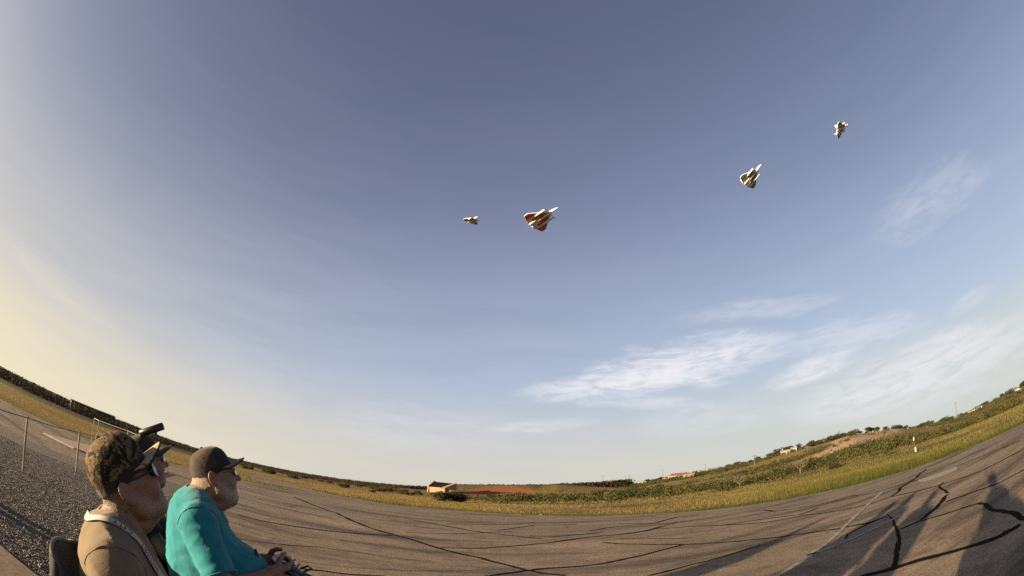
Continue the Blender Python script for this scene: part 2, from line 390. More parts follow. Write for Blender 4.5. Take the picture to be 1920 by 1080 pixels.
CR = [  # photographed crack paths and their width in photograph pixels
    ([(552, 932), (600, 952), (627, 961), (657, 975), (690, 988), (727, 1000), (770, 1012), (822, 1028), (860, 1038), (900, 1047), (945, 1058), (992, 1070), (1020, 1075), (1060, 1079)], [2, 2.5, 2.5, 4, 3.2, 3.5, 3.5, 4, 4, 4, 4, 4.5, 4, 4]),
    ([(447, 965), (490, 977), (540, 985), (600, 993), (650, 999), (733, 1004)], [2.2] * 6),
    ([(540, 1064), (600, 1070), (660, 1078), (720, 1080)], [4, 3.5, 3, 2]),
    ([(822, 1027), (897, 1028), (967, 1024), (1035, 1017), (1092, 1009), (1130, 1005), (1185, 1000), (1222, 992), (1239, 987)], [1.6, 1.8, 2, 2.2, 2, 2, 1.8, 1.8, 1.6]),
    ([(910, 1080), (980, 1071), (1010, 1067), (1122, 1059), (1185, 1046), (1239, 1032), (1280, 1021)], [4, 4, 4, 3.5, 3.5, 3.2, 2.5]),
    ([(1132, 1017), (1160, 1019), (1280, 1021), (1385, 1015), (1485, 1004), (1550, 995), (1622, 982), (1662, 969)], [3.2, 2.4, 2.4, 2.4, 2.4, 2.6, 2.6, 3]),
    ([(1217, 1080), (1285, 1062), (1350, 1045), (1410, 1026), (1425, 1022)], [4, 3.5, 3.2, 2.4, 1.5]),
    ([(760, 972), (852, 989), (877, 994), (910, 999), (985, 1007), (1017, 1010)], [1.4, 1.8, 2.6, 2, 2.4, 2.6]),
    ([(992, 1005), (1035, 1006), (1085, 1002), (1130, 997)], [2.4, 2.2, 1.8, 1.5]),
    ([(1102, 996), (1135, 990), (1182, 985), (1220, 982), (1237, 979)], [1.4, 1.5, 1.6, 2.6, 1.6]),
    ([(1160, 1010), (1297, 1009)], [1.4, 1.2]),
    ([(1225, 992), (1295, 987), (1360, 985), (1435, 980), (1510, 966), (1560, 960), (1630, 946), (1669, 932), (1757, 911), (1841, 883), (1919, 841)], [2, 2, 2, 2, 2.2, 2.2, 2.2, 2.4, 2.4, 2.4, 2.4]),
    ([(1355, 985), (1410, 976), (1497, 965), (1535, 952)], [1.6, 1.8, 3, 1.6]),
    ([(1160, 1002), (1210, 996), (1247, 985), (1267, 980)], [1.5, 1.8, 2, 1.5]),
    ([(1160, 982), (1227, 981), (1267, 970), (1310, 965)], [1.2, 2, 1.6, 1.2]),
    ([(1407, 960), (1430, 957), (1442, 957), (1450, 959), (1535, 946), (1595, 930), (1610, 930)], [1.6, 2, 6, 2, 1.3, 2.4, 1.5]),
    ([(1662, 964), (1676, 981), (1685, 1006), (1681, 1027), (1673, 1048), (1676, 1066)], [2, 7, 11, 13, 14, 16]),
    ([(1613, 1080), (1676, 1066), (1722, 1052), (1771, 1038), (1806, 1029), (1859, 1011), (1912, 983)], [6, 9, 8, 8, 8, 9, 12]),
    ([(1930, 976), (1898, 964), (1863, 957), (1845, 946), (1835, 944), (1806, 953), (1757, 969), (1722, 978), (1690, 992)], [14, 11, 10, 9, 4, 3, 3, 3, 3]),
    ([(1725, 976), (1750, 959), (1768, 941), (1778, 925), (1767, 919), (1760, 914), (1768, 904)], [4, 8, 10, 9, 5, 7, 3]),
    ([(1669, 932), (1687, 920), (1685, 916), (1715, 897), (1724, 888), (1736, 880)], [3, 7, 6, 3.5, 5, 2]),
    ([(1774, 941), (1827, 922), (1877, 904), (1919, 881)], [3, 2.6, 2.6, 2.6]),
    ([(1560, 994), (1630, 981), (1662, 969)], [2, 2.5, 2.5]),
    ([(1586, 1010), (1590, 1002), (1623, 985), (1645, 974)], [6, 3, 3, 2]),
    ([(1560, 943), (1630, 926), (1799, 872), (1876, 841), (1905, 827)], [1.2, 1.2, 1.4, 3, 2]),
    ([(1880, 840), (1895, 836), (1912, 826)], [2, 4, 2]), ([(1890, 825), (1919, 812)], [2, 3]),
    ([(447, 1010), (520, 1020), (600, 1026), (700, 1040)], [1.0, 1.2, 1.0, .8]), ([(930, 995), (1000, 985), (1080, 983)], [1, 1.2, 1]),
    ([(840, 982), (940, 984), (1000, 980)], [2, 2.6, 1]), ([(760, 998), (850, 1001), (960, 996)], [.8, 1, .8]),
]
for i, (pp, ww) in enumerate(CR):
    pts = [G(*p) for p in pp]
    wm = []
    for k, (p, w) in enumerate(zip(pp, ww)):
        q0, q1 = pp[max(0, k - 1)], pp[min(len(pp) - 1, k + 1)]; L = math.hypot(q1[0] - q0[0], q1[1] - q0[1]); nx, ny = -(q1[1] - q0[1]) / L, (q1[0] - q0[0]) / L
        a, b = G(p[0] + nx * w / 2, p[1] + ny * w / 2), G(p[0] - nx * w / 2, p[1] - ny * w / 2); g0, g1 = G(*q0), G(*q1); Lg = math.hypot(g1[0] - g0[0], g1[1] - g0[1])
        wm.append(min(abs((b[0] - a[0]) * (g1[1] - g0[1]) - (b[1] - a[1]) * (g1[0] - g0[0])) / Lg * (.56 if w < 5 else .72), .13))
    ribbon('crack_seal', pts, wm, 0.004 + 0.0004 * (i % 5), TAR, 40 + i)
DIRT = plain('sandy_dirt', (0.36, 0.26, 0.145), .95, .3, 5, bmp=.4)
ribbon('dirt_fringe', EDGE, [.34] * len(EDGE), .0022, DIRT, 7, .5, .3)
def paint(T):
    P = T.geo.outputs['Position']; nz = T.noise(P, 18, 6, 0.75); n2 = T.noise(P, 2.0, 3)
    worn = T.smooth(T.math('ADD', nz, T.math('MULTIPLY', n2, 0.4)), 0.50, 0.82)
    T.set(T.p, 'Base Color', T.mix(worn, (0.62, 0.56, 0.44, 1), (0.20, 0.165, 0.12, 1))); T.set(T.p, 'Roughness', 0.85)
PAINT = material('worn_white_paint', paint)
def line(name, pts, w, seed): ribbon(name, pts, [w] * len(pts), 0.0085, PAINT, seed, 0.12, 0.2)
line('painted_line', [(2.0, 3.95), G(1457, 1080), G(1505, 1052), G(1575, 997), G(1605, 967), G(1640, 935), G(1655, 922)], 0.10, 3)
line('painted_line', [(4.0, 5.42), G(1560, 1027), G(1676, 973), G(1785, 922), G(1866, 878), G(1912, 851), (17, 5.0)], 0.07, 4)
PATCH = plain('pale_patch', (0.42, 0.35, 0.25), 0.9, 0.25, 9, bmp=0.3)
sheet('asphalt_patch', wobble([G(1722, 899), G(1752, 889), G(1795, 872), G(1793, 881), G(1765, 893), G(1735, 903), G(1722, 904), G(1722, 899)], 0.3, 0.05, 2)[:-1], 0.0035, PATCH, runway)

# ------------------------------------------------------------------ vegetation
def leafmat(name, dark, light, scale=3.0):
    def b(T):
        P = T.geo.outputs['Position']; nz = T.noise(P, scale, 4, 0.7)
        oi = T.n('ShaderNodeObjectInfo').outputs['Random']
        c = T.mix(T.smooth(nz, 0.3, 0.7), dark + (1,), light + (1,))
        c = T.mix(T.math('MULTIPLY', oi, 0.35), c, (0.13, 0.095, 0.035, 1))
        T.set(T.p, 'Base Color', c); T.set(T.p, 'Roughness', 0.8); T.set(T.p, 'Specular IOR Level', 0.15)
        tr = T.n('ShaderNodeBsdfTranslucent', {'Color': c}); ms = T.n('ShaderNodeMixShader', {0: 0.22, 1: T.p.outputs[0], 2: tr.outputs[0]})
        T.set(T.o, 'Surface', ms.outputs[0])
    return material(name, b)
LEAF = leafmat('scrub_leaf', (0.034, 0.042, 0.012), (0.110, 0.105, 0.032))
LEAFD = leafmat('evergreen_leaf', (0.014, 0.022, 0.008), (0.046, 0.056, 0.018))
LEAFW = leafmat('far_wood_leaf', (0.018, 0.015, 0.012), (0.046, 0.036, 0.022), 0.08)
LEAFO = leafmat('olive_leaf', (0.075, 0.065, 0.026), (0.17, 0.135, 0.055))
BARK = plain('bark', (0.17, 0.12, 0.08), 0.9, 0.3, 12, bmp=0.5)
BARE = plain('bleached_wood', (0.12, 0.09, 0.065), 0.9, 0.3, 12)

def leaf_tris(centers, size, rng):
    """random little triangles (leaf sprays), one per centre"""
    n = len(centers); a = rng.normal(size=(n, 3)); a /= np.linalg.norm(a, axis=1)[:, None]
    b = np.cross(a, rng.normal(size=(n, 3))); b /= np.linalg.norm(b, axis=1)[:, None]
    s = (size * rng.uniform(0.6, 1.3, n))[:, None]
    V = np.stack([centers + a * s, centers - a * s * .5 + b * s * .7, centers - a * s * .5 - b * s * .7], 1).reshape(-1, 3)
    return V, np.arange(3 * n).reshape(-1, 3)
def crown_pts(n, lumps, rng):
    """points through lumps (x,y,z,rx,rz), denser near their skins"""
    L = np.array(lumps); k = rng.choice(len(L), n, p=(L[:, 3] ** 2) / (L[:, 3] ** 2).sum())
    d = rng.normal(size=(n, 3)); d /= np.linalg.norm(d, axis=1)[:, None]
    rr = rng.uniform(0.35, 1.08, n)[:, None] ** 0.6
    P = L[k, :3] + d * rr * np.stack([L[k, 3], L[k, 3], L[k, 4]], 1)
    return P[P[:, 2] > 0.02]
def bush_mesh(seed, mat, n=900, flat=0.7, leaf=0.052):
    rng = np.random.default_rng(seed); lumps = [(0, 0, 0.42 * flat, 0.42, 0.42 * flat)]
    for k in range(rng.integers(5, 9)):
        a = rng.uniform(0, 6.28); q = rng.uniform(0.15, 0.42)
        s = rng.uniform(0.14, 0.30); lumps.append((q * math.cos(a), q * math.sin(a), rng.uniform(0.2, 0.85) * flat, s, s * rng.uniform(.7, 1)))
    V, Fq = leaf_tris(crown_pts(n, lumps, rng), leaf, rng)
    return mesh_np('scrub_bush', V, Fq, mat)
BUSH = [bush_mesh(100 + k, LEAF if k % 3 else LEAFO, 1000, 0.75) for k in range(6)]
DARKB = [bush_mesh(150 + k, LEAFD, 1000, 0.85) for k in range(4)]
def put(name, me, x, y, sx, sz, rz, label, cat, group=None, sink=0.04):
    o = obj(name, me); o.location = (x, y, hz(x, y) - sink * sz); o.scale = (sx, sx, sz); o.rotation_euler = (0, 0, rz)
    return tag(o, label, cat, group)
rb = random.Random(77)
# the two big junipers in front of the concrete building
for (az, r, s, sz, lab) in ((-8.0, 52, 2.3, 1.35, 'dark green evergreen shrub at grass edge, left of the pair below the concrete building'),
                            (-6.0, 53, 2.6, 1.25, 'dark green evergreen shrub at grass edge, right of the pair below the concrete building')):
    x, y = at(az, r); put('juniper_bush', bush_mesh(int(200 + r), LEAFD, 1500, 0.9, 0.055), x, y, s, sz * 1.1, rb.uniform(0, 6), lab, 'bush', 'junipers below the concrete building')
# scrub on the slope: the ones that show largest
def slope_spot():
    while True:
        az = rb.uniform(-6, 70); r = 50 + 260 * rb.random() ** 1.05
        if az < 12 and rb.random() > ((az + 6) / 18) ** 1.5 + .02: continue
        if r < 62 + 8 * math.sin(az * .9) + 5 * math.sin(az * 2.3) and rb.random() < .85: continue
        if az < 14 and r > 135: continue
        x, y = at(az, r); d = float(fbm(np.array([x / 22]), np.array([y / 22]), 21)[0])
        soil = math.exp(-((az - 43.5) / 4.5) ** 2 - ((r - 128) / 34) ** 2)
        if soil > 0.45 and rb.random() < 0.72: continue
        if az > 52 and r < 75: continue
        if r < 66 and rb.random() < .6: continue
        if d + rb.uniform(-.3, .3) * (1.0 if r > 110 else .5) + (.06 if az < 24 and r < 110 else 0) > 0.26: return az, r, x, y
def landmark(az):
    for lim, t in ((12, 'left of the paired poles'), (18, 'below the paired poles'), (23, 'below the red roofed house'), (28, 'below the white barn'), (33, 'around the lone slope pole'),
                   (40, 'below the cream cabin'), (47, 'by the sandy outcrop'), (55, 'right of the sandy outcrop'), (60, 'near the tall thin pole'), (99, 'below the long low barn')):
        if az < lim: return t
def slope_row(r): return 'at the slope foot' if r < 75 else 'low on the slope' if r < 115 else 'midway up slope' if r < 160 else 'high on the slope'
nb = 0
while nb < 230:
    az, r, x, y = slope_spot()
    if r > 210: continue
    me = rb.choice(BUSH + DARKB[:2]); s = rb.uniform(1.1, 2.9) * (0.65 if r < 70 else 1); dk = me in DARKB
    put('scrub_bush', me, x, y, s, s * rb.uniform(.45, .75), rb.uniform(0, 6),
        '%s %s scrub bush %s %s' % ('large' if s > 2.2 else 'medium' if s > 1.5 else 'small', 'dark green' if dk else 'olive green', slope_row(r), landmark(az)), 'bush',
        'scrub bushes on the slope'); nb += 1
# low row of bushes left of and below the building
for k in range(34):
    az = rb.uniform(-34, 3); r = rb.uniform(58, 120); x, y = at(az, r); s = rb.uniform(1.2, 2.6)
    put('scrub_bush', rb.choice(BUSH), x, y, s, s * rb.uniform(.35, .55), rb.uniform(0, 6), '%s low olive bush in the golden field %s the concrete building' % ('wide' if s > 1.9 else 'narrow', 'far left of' if az < -24 else 'left of' if az < -14 else 'nearest' if az < -4 else 'right of'), 'bush', 'bushes in the golden field')
# everything smaller: masses of low scrub, one olive and one dark
rng = np.random.default_rng(5)
for nm, mt, cnt, lab in (('hillside_scrub', LEAF, 3600, 'low olive scrub covering the slope beyond the runway'), ('dark_hillside_scrub', LEAFD, 2300, 'low dark green scrub in patches on the slope beyond the runway')):
    C = []; SZ = []
    for k in range(cnt):
        az, r, x, y = slope_spot(); s = rb.uniform(0.35, 1.1) * (1 + r / 260) * (1.25 if mt is LEAFD else 1)
        C.append((x, y, s))
    C = np.array(C); n = 34; c = rng.normal(size=(len(C), n, 3)) * np.array([.5, .5, .30]) * C[:, None, 2:3]; c[:, :, 2] = np.abs(c[:, :, 2])
    base = np.stack([C[:, 0], C[:, 1], hgt(C[:, 0], C[:, 1])], 1); V, Fq = leaf_tris((base[:, None] + c).reshape(-1, 3), np.repeat(0.13 * C[:, 2], n), rng)
    tag(obj(nm, mesh_np(nm, V, Fq, mt)), lab, 'scrub', kind='stuff')
# the far dark wood on the flat horizon
WA = [-90, -70, -62, -55, -48, -42, -36, -28, -20, -14, -10, -4, 3, 10, 16]
WE = [.55, .70, .85, .75, .68, .36, .14, .10, .12, .20, .30, .98, 1.0, .98, .85]
rng = np.random.default_rng(6); N = 6000
az = rng.uniform(-92, 15, N); r = np.where(az < -36, 140, 120) + 400 * rng.random(N) ** 1.25
r = np.where(az > -13, np.maximum(r, 260), r)
x = r * np.sin(np.radians(az)); y = r * np.cos(np.radians(az)); top = 1.3 + r * np.tan(np.radians(np.interp(az, WA, WE)))
Hh = np.clip(top * rng.uniform(0.45, 1.0, N), 0.8, 8.5) * np.where(az < -40, 1, 0.95)
m = 44; base = np.stack([x, y, hgt(x, y)], 1)
c = rng.normal(size=(N, m, 3)) * np.array([.34, .34, 0]); c[:, :, 2] = rng.uniform(0.05, 0.9, (N, m))
sc_ = np.stack([Hh * 1.1, Hh * 1.1, Hh], 1)[:, None, :]
C = (base[:, None, :] + c * sc_).reshape(-1, 3); sz = np.repeat(Hh * 0.115, m)
V, Fq = leaf_tris(C, sz, rng)
tag(obj('distant_woods', mesh_np('distant_woods', V, Fq, LEAFW)), 'dark band of distant woods along the flat horizon', 'woods', kind='stuff')
# round trees on the ridge
def tree_mesh(seed, n=900):
    rng = np.random.default_rng(seed); lumps = []
    for k in range(rng.integers(6, 10)):
        a = rng.uniform(0, 6.28); q = rng.uniform(0, .36); s = rng.uniform(.17, .30)
        lumps.append((q * math.cos(a), q * math.sin(a), rng.uniform(.38, .82), s, s * .8))
    return mesh_np('crown', *leaf_tris(crown_pts(n, lumps, rng), 0.048, rng), LEAFD)
TREES = [tree_mesh(300 + k) for k in range(5)]
tm = MB(); tm.tube([(0, 0, -.08), (.01, .01, .2), (.03, 0, .45)], [.035, .028, .02], 6); tm.tube([(.02, 0, .3), (.14, .1, .55)], [.018, .008], 5); tm.tube([(.015, 0, .28), (-.15, -.06, .56)], [.018, .008], 5)
_t = tm.build('trunk', BARK); TRUNK = _t.data; bpy.data.objects.remove(_t)
ridge = [(12.4, 5.0), (14.2, 5.5), (15.3, 4.2), (17.2, 6.5), (18.0, 6), (18.8, 7), (20.1, 6.5), (21.3, 8), (21.9, 7), (23.0, 7.6), (24.0, 5), (26.4, 5), (27.3, 6), (28.4, 6.5), (29.2, 6), (31.3, 7.5), (32.3, 7),
         (33.0, 8), (33.8, 8.5), (35.0, 8), (36.1, 7.5), (37.9, 7.2), (38.5, 6), (39.2, 6.4), (40.4, 5.6), (41.2, 5), (41.9, 4.6), (42.8, 3.2), (43.8, 2.8), (45.2, 2.6), (46.5, 2.8), (47.8, 3), (49.6, 3.2), (51.0, 3.2),
         (52.4, 4), (53.8, 4), (55.4, 4.6), (56.5, 5), (58.3, 5.2), (60.8, 5.5), (61.9, 5), (62.9, 6), (64.1, 6), (65.2, 6.5), (66.2, 6), (67.3, 7), (68.4, 7)]
ridge += [(a + rb.uniform(-.25, .25), rb.uniform(2.2, 4.2) if 41 < a < 52 else rb.uniform(3.2, 5.6)) for a in np.arange(11.5, 69, .75)]
for k, (az, h) in enumerate(ridge):
    rc = float(np.interp(az, _AZ, _RC)) + rb.uniform(-14, 12); x, y = at(az, rc); h *= .82
    side = 'left of the bare sandy outcrop' if az < 41 else ('behind the bare sandy outcrop' if az < 50 else 'at the right edge of the picture')
    t = empty('ridge_tree', (x, y, hz(x, y) - .28 * h), rb.uniform(0, 6)); w_ = rb.uniform(1.1, 1.7); t.scale = (h * w_, h * w_, h * 0.95)
    tag(t, '%s dark round ridge tree %s' % ('tall' if h > 5.2 else 'mid sized' if h > 3.6 else 'low', landmark(az).replace('below', 'behind').replace('by the', 'behind the')), 'tree', 'dark trees along the ridge')
    obj('crown', rb.choice(TREES), t); obj('trunk', TRUNK, t)
# leafless trees on the slope
def bare_tree(x, y, h, seed, label):
    r = random.Random(seed); t = empty('bare_tree', (x, y, hz(x, y) - 0.05)); tag(t, label, 'tree')
    mb = MB(); tr = MB(); tr.tube([(0, 0, 0), (.03 * h, 0, .14 * h), (.02 * h, .02 * h, .3 * h)], [.045 * h, .035 * h, .03 * h], 6); tr.build('trunk', BARE, t)
    def grow(p, d, L, rad_, n):
        q = p + d * L; mb.tube([p, (p + q) / 2 + Vector((r.uniform(-1, 1), r.uniform(-1, 1), r.uniform(-1, 1))) * L * .08, q], [rad_, rad_ * .8, rad_ * .6], 4)
        if n:
            for k in range(3):
                e = (d + Vector((r.uniform(-1, 1), r.uniform(-1, 1), r.uniform(-.35, .8))) * .75).normalized(); grow(q, e, L * r.uniform(.6, .85), rad_ * .6, n - 1)
    for k in range(6):
        a = k * 1.05 + r.uniform(-.3, .3); grow(Vector((.015 * h, .01 * h, .22 * h)), Vector((math.cos(a), math.sin(a), r.uniform(.5, 1.1))).normalized(), .24 * h, .02 * h, 3)
    mb.build('branches', BARE, t)
x, y = at(28.6, 62); bare_tree(x, y, 2.3, 4, 'leafless grey mesquite tree at the foot of the slope')
x, y = at(36.3, 66); bare_tree(x, y, 2.4, 9, 'tall bare pale tree on the slope left of the outcrop')

# grass beside the asphalt
def grassmat(T):
    P = T.geo.outputs['Position']; nz = T.noise(P, 1.2, 5, 0.7); gr = T.n('ShaderNodeAttribute', attribute_name='green').outputs['Fac']
    hh = T.n('ShaderNodeAttribute', attribute_name='tip').outputs['Fac']
    dry = T.mix(T.smooth(nz, .3, .7), (0.20, 0.135, 0.040, 1), (0.40, 0.29, 0.115, 1)); grn = T.mix(T.smooth(nz, .3, .7), (0.030, 0.046, 0.009, 1), (0.105, 0.112, 0.022, 1))
    c = T.mix(gr, dry, grn); c = T.mix(T.math('MULTIPLY', T.math('MULTIPLY', hh, 0.22), T.math('SUBTRACT', 1.0, gr)), c, (0.42, 0.31, 0.14, 1))
    T.set(T.p, 'Base Color', c); T.set(T.p, 'Roughness', .85); T.set(T.p, 'Specular IOR Level', .1)
    tr = T.n('ShaderNodeBsdfTranslucent', {'Color': c}); ms = T.n('ShaderNodeMixShader', {0: 0.3, 1: T.p.outputs[0], 2: tr.outputs[0]}); T.set(T.o, 'Surface', ms.outputs[0])
GRASS = material('roadside_grass', grassmat)
def in_poly(x, y, poly):
    c = np.zeros(len(x), bool); px = np.array([p[0] for p in poly]); py = np.array([p[1] for p in poly]); j = len(poly) - 1
    for i in range(len(poly)):
        cond = ((py[i] > y) != (py[j] > y)) & (x < (px[j] - px[i]) * (y - py[i]) / (py[j] - py[i] + 1e-12) + px[i]); c ^= cond; j = i
    return c
RUNPOLY = EDGE + TONGUE + [(-60, -60), (95, -60)]
EP = np.array(EDGE + TONGUE)
def edge_dist(x, y):
    d = np.full(len(x), 1e9)
    for i in range(0, len(EP)): np.minimum(d, (x - EP[i, 0]) ** 2 + (y - EP[i, 1]) ** 2, out=d)
    return np.sqrt(d)
rng = np.random.default_rng(8); N = 420000
az = rng.uniform(-74, 73, N); r = 16 + 54 * rng.random(N) ** 1.4
x = r * np.sin(np.radians(az)); y = r * np.cos(np.radians(az)); ins = in_poly(x, y, RUNPOLY); k = ~ins; near_ = ins.copy(); near_[ins] = (edge_dist(x[ins], y[ins]) < .42 * rng.random(ins.sum())) ; k |= near_
az, r, x, y = az[k], r[k], x[k], y[k]; ed = edge_dist(x, y)
dens = fbm(x / 5, y / 5, 31); k = (rng.random(len(x)) < np.clip(0.62 + 0.75 * dens, 0.06, 1)); az, r, x, y, ed, dens = az[k], r[k], x[k], y[k], ed[k], dens[k]
n = len(x); hgt_ = (0.10 + 0.22 * rng.random(n) ** 1.5) * np.clip(0.75 + 0.3 * dens, 0.5, 1.3) * np.interp(ed, [0, .4, 2.5, 9, 30], [.55, .9, 1.05, .75, .7])
hgt_ *= np.where(rng.random(n) < .03, 2.1, 1.0)
hgt_ *= np.interp(az, [-60, -30, 0, 40, 70], [.8, .7, 1.0, 1.3, 1.3])
wd = rng.uniform(0.003, 0.008, n) * np.interp(r, [20, 70], [1, 2.4]); th = rng.uniform(0, 6.28, n); base = np.stack([x, y, hgt(x, y)], 1)
dx = np.stack([np.cos(th), np.sin(th), np.zeros(n)], 1) * wd[:, None]
tipv = base + np.stack([rng.normal(size=n) * .35 * hgt_, rng.normal(size=n) * .35 * hgt_, hgt_], 1)
V = np.stack([base - dx, base + dx, tipv], 1).reshape(-1, 3)
green = np.clip(np.interp(ed, [0, 1.0, 2.6, 8], [1.2, .95, .32, .22]) * np.interp(az, [-70, -25, 0, 30, 70], [.35, .55, .85, 1.1, 1.3]) + 0.30 * dens + 0.25 * fbm(x / 16, y / 16, 44) + np.interp(az, [10, 45], [0, .38]) + rng.normal(size=n) * .15, 0, 1)
tag(obj('roadside_grass', mesh_np('roadside_grass', V, np.arange(3 * n).reshape(-1, 3), GRASS, False, {'green': np.repeat(green, 3), 'tip': np.tile([0, 0, 1.0], n)})),
    'tall dry and green grass along the runway edge', 'grass', kind='stuff')

# ------------------------------------------------------------------ gravel, concrete
def gravelbed(T):
    P = T.geo.outputs['Position']; v = T.n('ShaderNodeTexVoronoi', {'Vector': P, 'Scale': 42.0}); n1 = T.noise(P, 1.2, 4)
    c = T.mix(v.outputs['Color'], (0.11, 0.088, 0.066, 1), (0.30, 0.25, 0.19, 1)); c = T.mix(T.smooth(v.outputs['Distance'], 0.2, 0.6), c, (0.06, 0.048, 0.036, 1))
    c = T.mix(T.smooth(n1, .45, .7, 0, .4), c, (0.11, 0.085, 0.06, 1))
    T.set(T.p, 'Base Color', c); T.set(T.p, 'Roughness', .9); bump(T, T.math('SUBTRACT', 1.0, v.outputs['Distance']), 1.0, 0.02)
GPOLY = [(-45, -8), (-14.2, 4.7), (-10.9, 6.7), (-10.4, 9.6), (-9.8, 12.2), (-9.0, 11.0), (-5.4, 6.4), (-2.1, 2.5), (-1.2, 1.1), (-0.9, -8)]
tag(sheet('gravel_bed', wobble(GPOLY + [GPOLY[0]], .6, .08, 3)[:-1], 0.012, material('gravel_bed', gravelbed)), kind='structure')
def stonemat(T):
    P = T.geo.outputs['Position']; v = T.n('ShaderNodeTexVoronoi', {'Vector': P, 'Scale': 30.0})
    c = T.mix(T.n('ShaderNodeSeparateColor', {0: v.outputs['Color']}).outputs[0], (0.11, 0.092, 0.074, 1), (0.36, 0.31, 0.24, 1))
    T.set(T.p, 'Base Color', c); T.set(T.p, 'Roughness', .85)
rng = np.random.default_rng(9); N = 92000
r = 1.7 + 9.5 * rng.random(N) ** 1.1; az = rng.uniform(-80, -28, N); x = r * np.sin(np.radians(az)); y = r * np.cos(np.radians(az)); k = in_poly(x, y, GPOLY); x, y, r = x[k], y[k], r[k]; n = len(x)
oct_ = np.array([(1, 0, 0), (0, 1, 0), (-1, 0, 0), (0, -1, 0), (0, 0, 1), (0, 0, -1.0)]); of = np.array([(0, 1, 4), (1, 2, 4), (2, 3, 4), (3, 0, 4), (1, 0, 5), (2, 1, 5), (3, 2, 5), (0, 3, 5)])
s = rng.uniform(.0038, .0095, n) * (1 + .9 * (rng.random(n) > .93)) ; Vs = oct_[None] * rng.uniform(.6, 1.25, (n, 6, 1)) * s[:, None, None] * np.array([1, 1, .75]); a = rng.uniform(0, 6.28, n)
ca, sa = np.cos(a)[:, None], np.sin(a)[:, None]; tilt = rng.uniform(-.5, .5, n)[:, None]
X = Vs[:, :, 0] * ca - Vs[:, :, 1] * sa; Y = Vs[:, :, 0] * sa + Vs[:, :, 1] * ca; Z = Vs[:, :, 2] + X * tilt
V = np.stack([X + x[:, None], Y + y[:, None], Z + .012 + .5 * s[:, None]], -1).reshape(-1, 3)
tag(obj('gravel', mesh_np('gravel', V, (of[None] + 6 * np.arange(n)[:, None, None]).reshape(-1, 3), material('gravel_stone', stonemat))), 'loose grey brown gravel around the chairs and fence', 'gravel', kind='stuff')
CONC = plain('tan_concrete', (0.27, 0.19, 0.115), .9, .18, 14, bmp=.25)
PINK = plain('pink_concrete', (0.40, 0.29, 0.215), .9, .15, 6, bmp=.2)
p = MB().prism([(-9, -4), (-2.35, -4), (-2.35, 1.80), (-2.7, 1.72), (-9, 0.45)], -.02, .05).build('concrete_pad', CONC, bevel=.01); tag(p, kind='structure')
p = MB().prism([(-14.9, 8.9), (-13.2, 9.3), (-11.5, 12.0), (-13.2, 14.6), (-16.2, 12.2)], -.02, .045).build('concrete_slab', PINK, bevel=.01); tag(p, kind='structure')

# ------------------------------------------------------------------ fence, railing, markers
GALV = plain('galvanised_steel', (0.20, 0.19, 0.17), .5, .2, 30, metal=.6)
PALE = plain('pale_pipe_paint', (0.30, 0.28, 0.25), .6, .1, 20)
def P3(az, r, el): x, y = at(az, r); return (x, y, CAM_H + r * math.tan(rad(el)))
fence = empty('low_fence', (-6.78, 3.67, 0)); tag(fence, 'low wire fence of thin dark steel posts at the gravel edge', 'fence')
posts = [(-6.78 + 1.55 * k, 3.67 - 2.33 * k) for k in (-3, -2, -1, 0, 1)]
posts = [(-11.4, 10.7), (-9.88, 8.33), (-8.33, 6.0), (-6.78, 3.67), (-5.3, 1.35)]
for x, y in posts:
    p = MB().tube([(x + 6.78, y - 3.67, -.05), (x + 6.78, y - 3.67, .86)], .02, 8).build('post', GALV, fence)
    MB().tube([(x + 6.78, y - 3.67, .86), (x + 6.78, y - 3.67, .885)], [.026, .008], 8).build('post_cap', GALV, p)
for a, b in zip(posts[:-1], posts[1:]):
    m = ((a[0] + b[0]) / 2 + 6.78, (a[1] + b[1]) / 2 - 3.67)
    MB().tube([(a[0] + 6.78, a[1] - 3.67, .85), (m[0], m[1], .835), (b[0] + 6.78, b[1] - 3.67, .85)], .009, 6).build('top_wire', GALV, fence)
rail = empty('pipe_railing', (*at(-52.5, 21), 0)); tag(rail, 'pale pipe railing standing behind the man in the camouflage cap', 'railing')
ro = Vector(rail.location)
tops = [Vector(P3(-52.54, 21, -.28)), Vector(P3(-51.9, 20, -.36)), Vector(P3(-47.9, 19, -.34)), Vector(P3(-44.5, 18, -.55))]
for t in tops: MB().tube([Vector((t.x, t.y, -.03)) - ro, t - ro], 0.014, 8).build('post', PALE, rail)
MB().tube([t - ro for t in tops], .014, 8).build('top_rail', PALE, rail)
MB().tube([t - ro - Vector((0, 0, .5)) for t in tops[1:]], .010, 8).build('middle_rail', PALE, rail)
WHITE = plain('white_paint', (0.42, 0.41, 0.39), .6, .06, 10)
WALLW = plain('white_wall', (0.45, 0.48, 0.52), .8, .08, 3)
for az, r, e1, h, tilt, wd, lab in ((51.3, 66, .30, 1.5, .12, .24, 'tall white marker post leaning in the grass right of the outcrop'), (51.5, 48, -.93, .55, 0, .2, 'short white marker post in the grass below the taller leaning one')):
    x, y = at(az, r); z = CAM_H + r * math.tan(rad(e1)); e = empty('marker_post', (x, y, z - h)); tag(e, lab, 'post')
    MB().prism([(-.5 * wd, -.05), (.5 * wd, -.05), (.5 * wd, .05), (-.5 * wd, .05)], 0, h * .93).build('stake', WHITE, e, bevel=.01)
    MB().tube([(0, 0, h * .93), (0, 0, h)], [.5 * wd, .1 * wd], 4).build('cap', WHITE, e); e.rotation_euler = (0, tilt, 0)
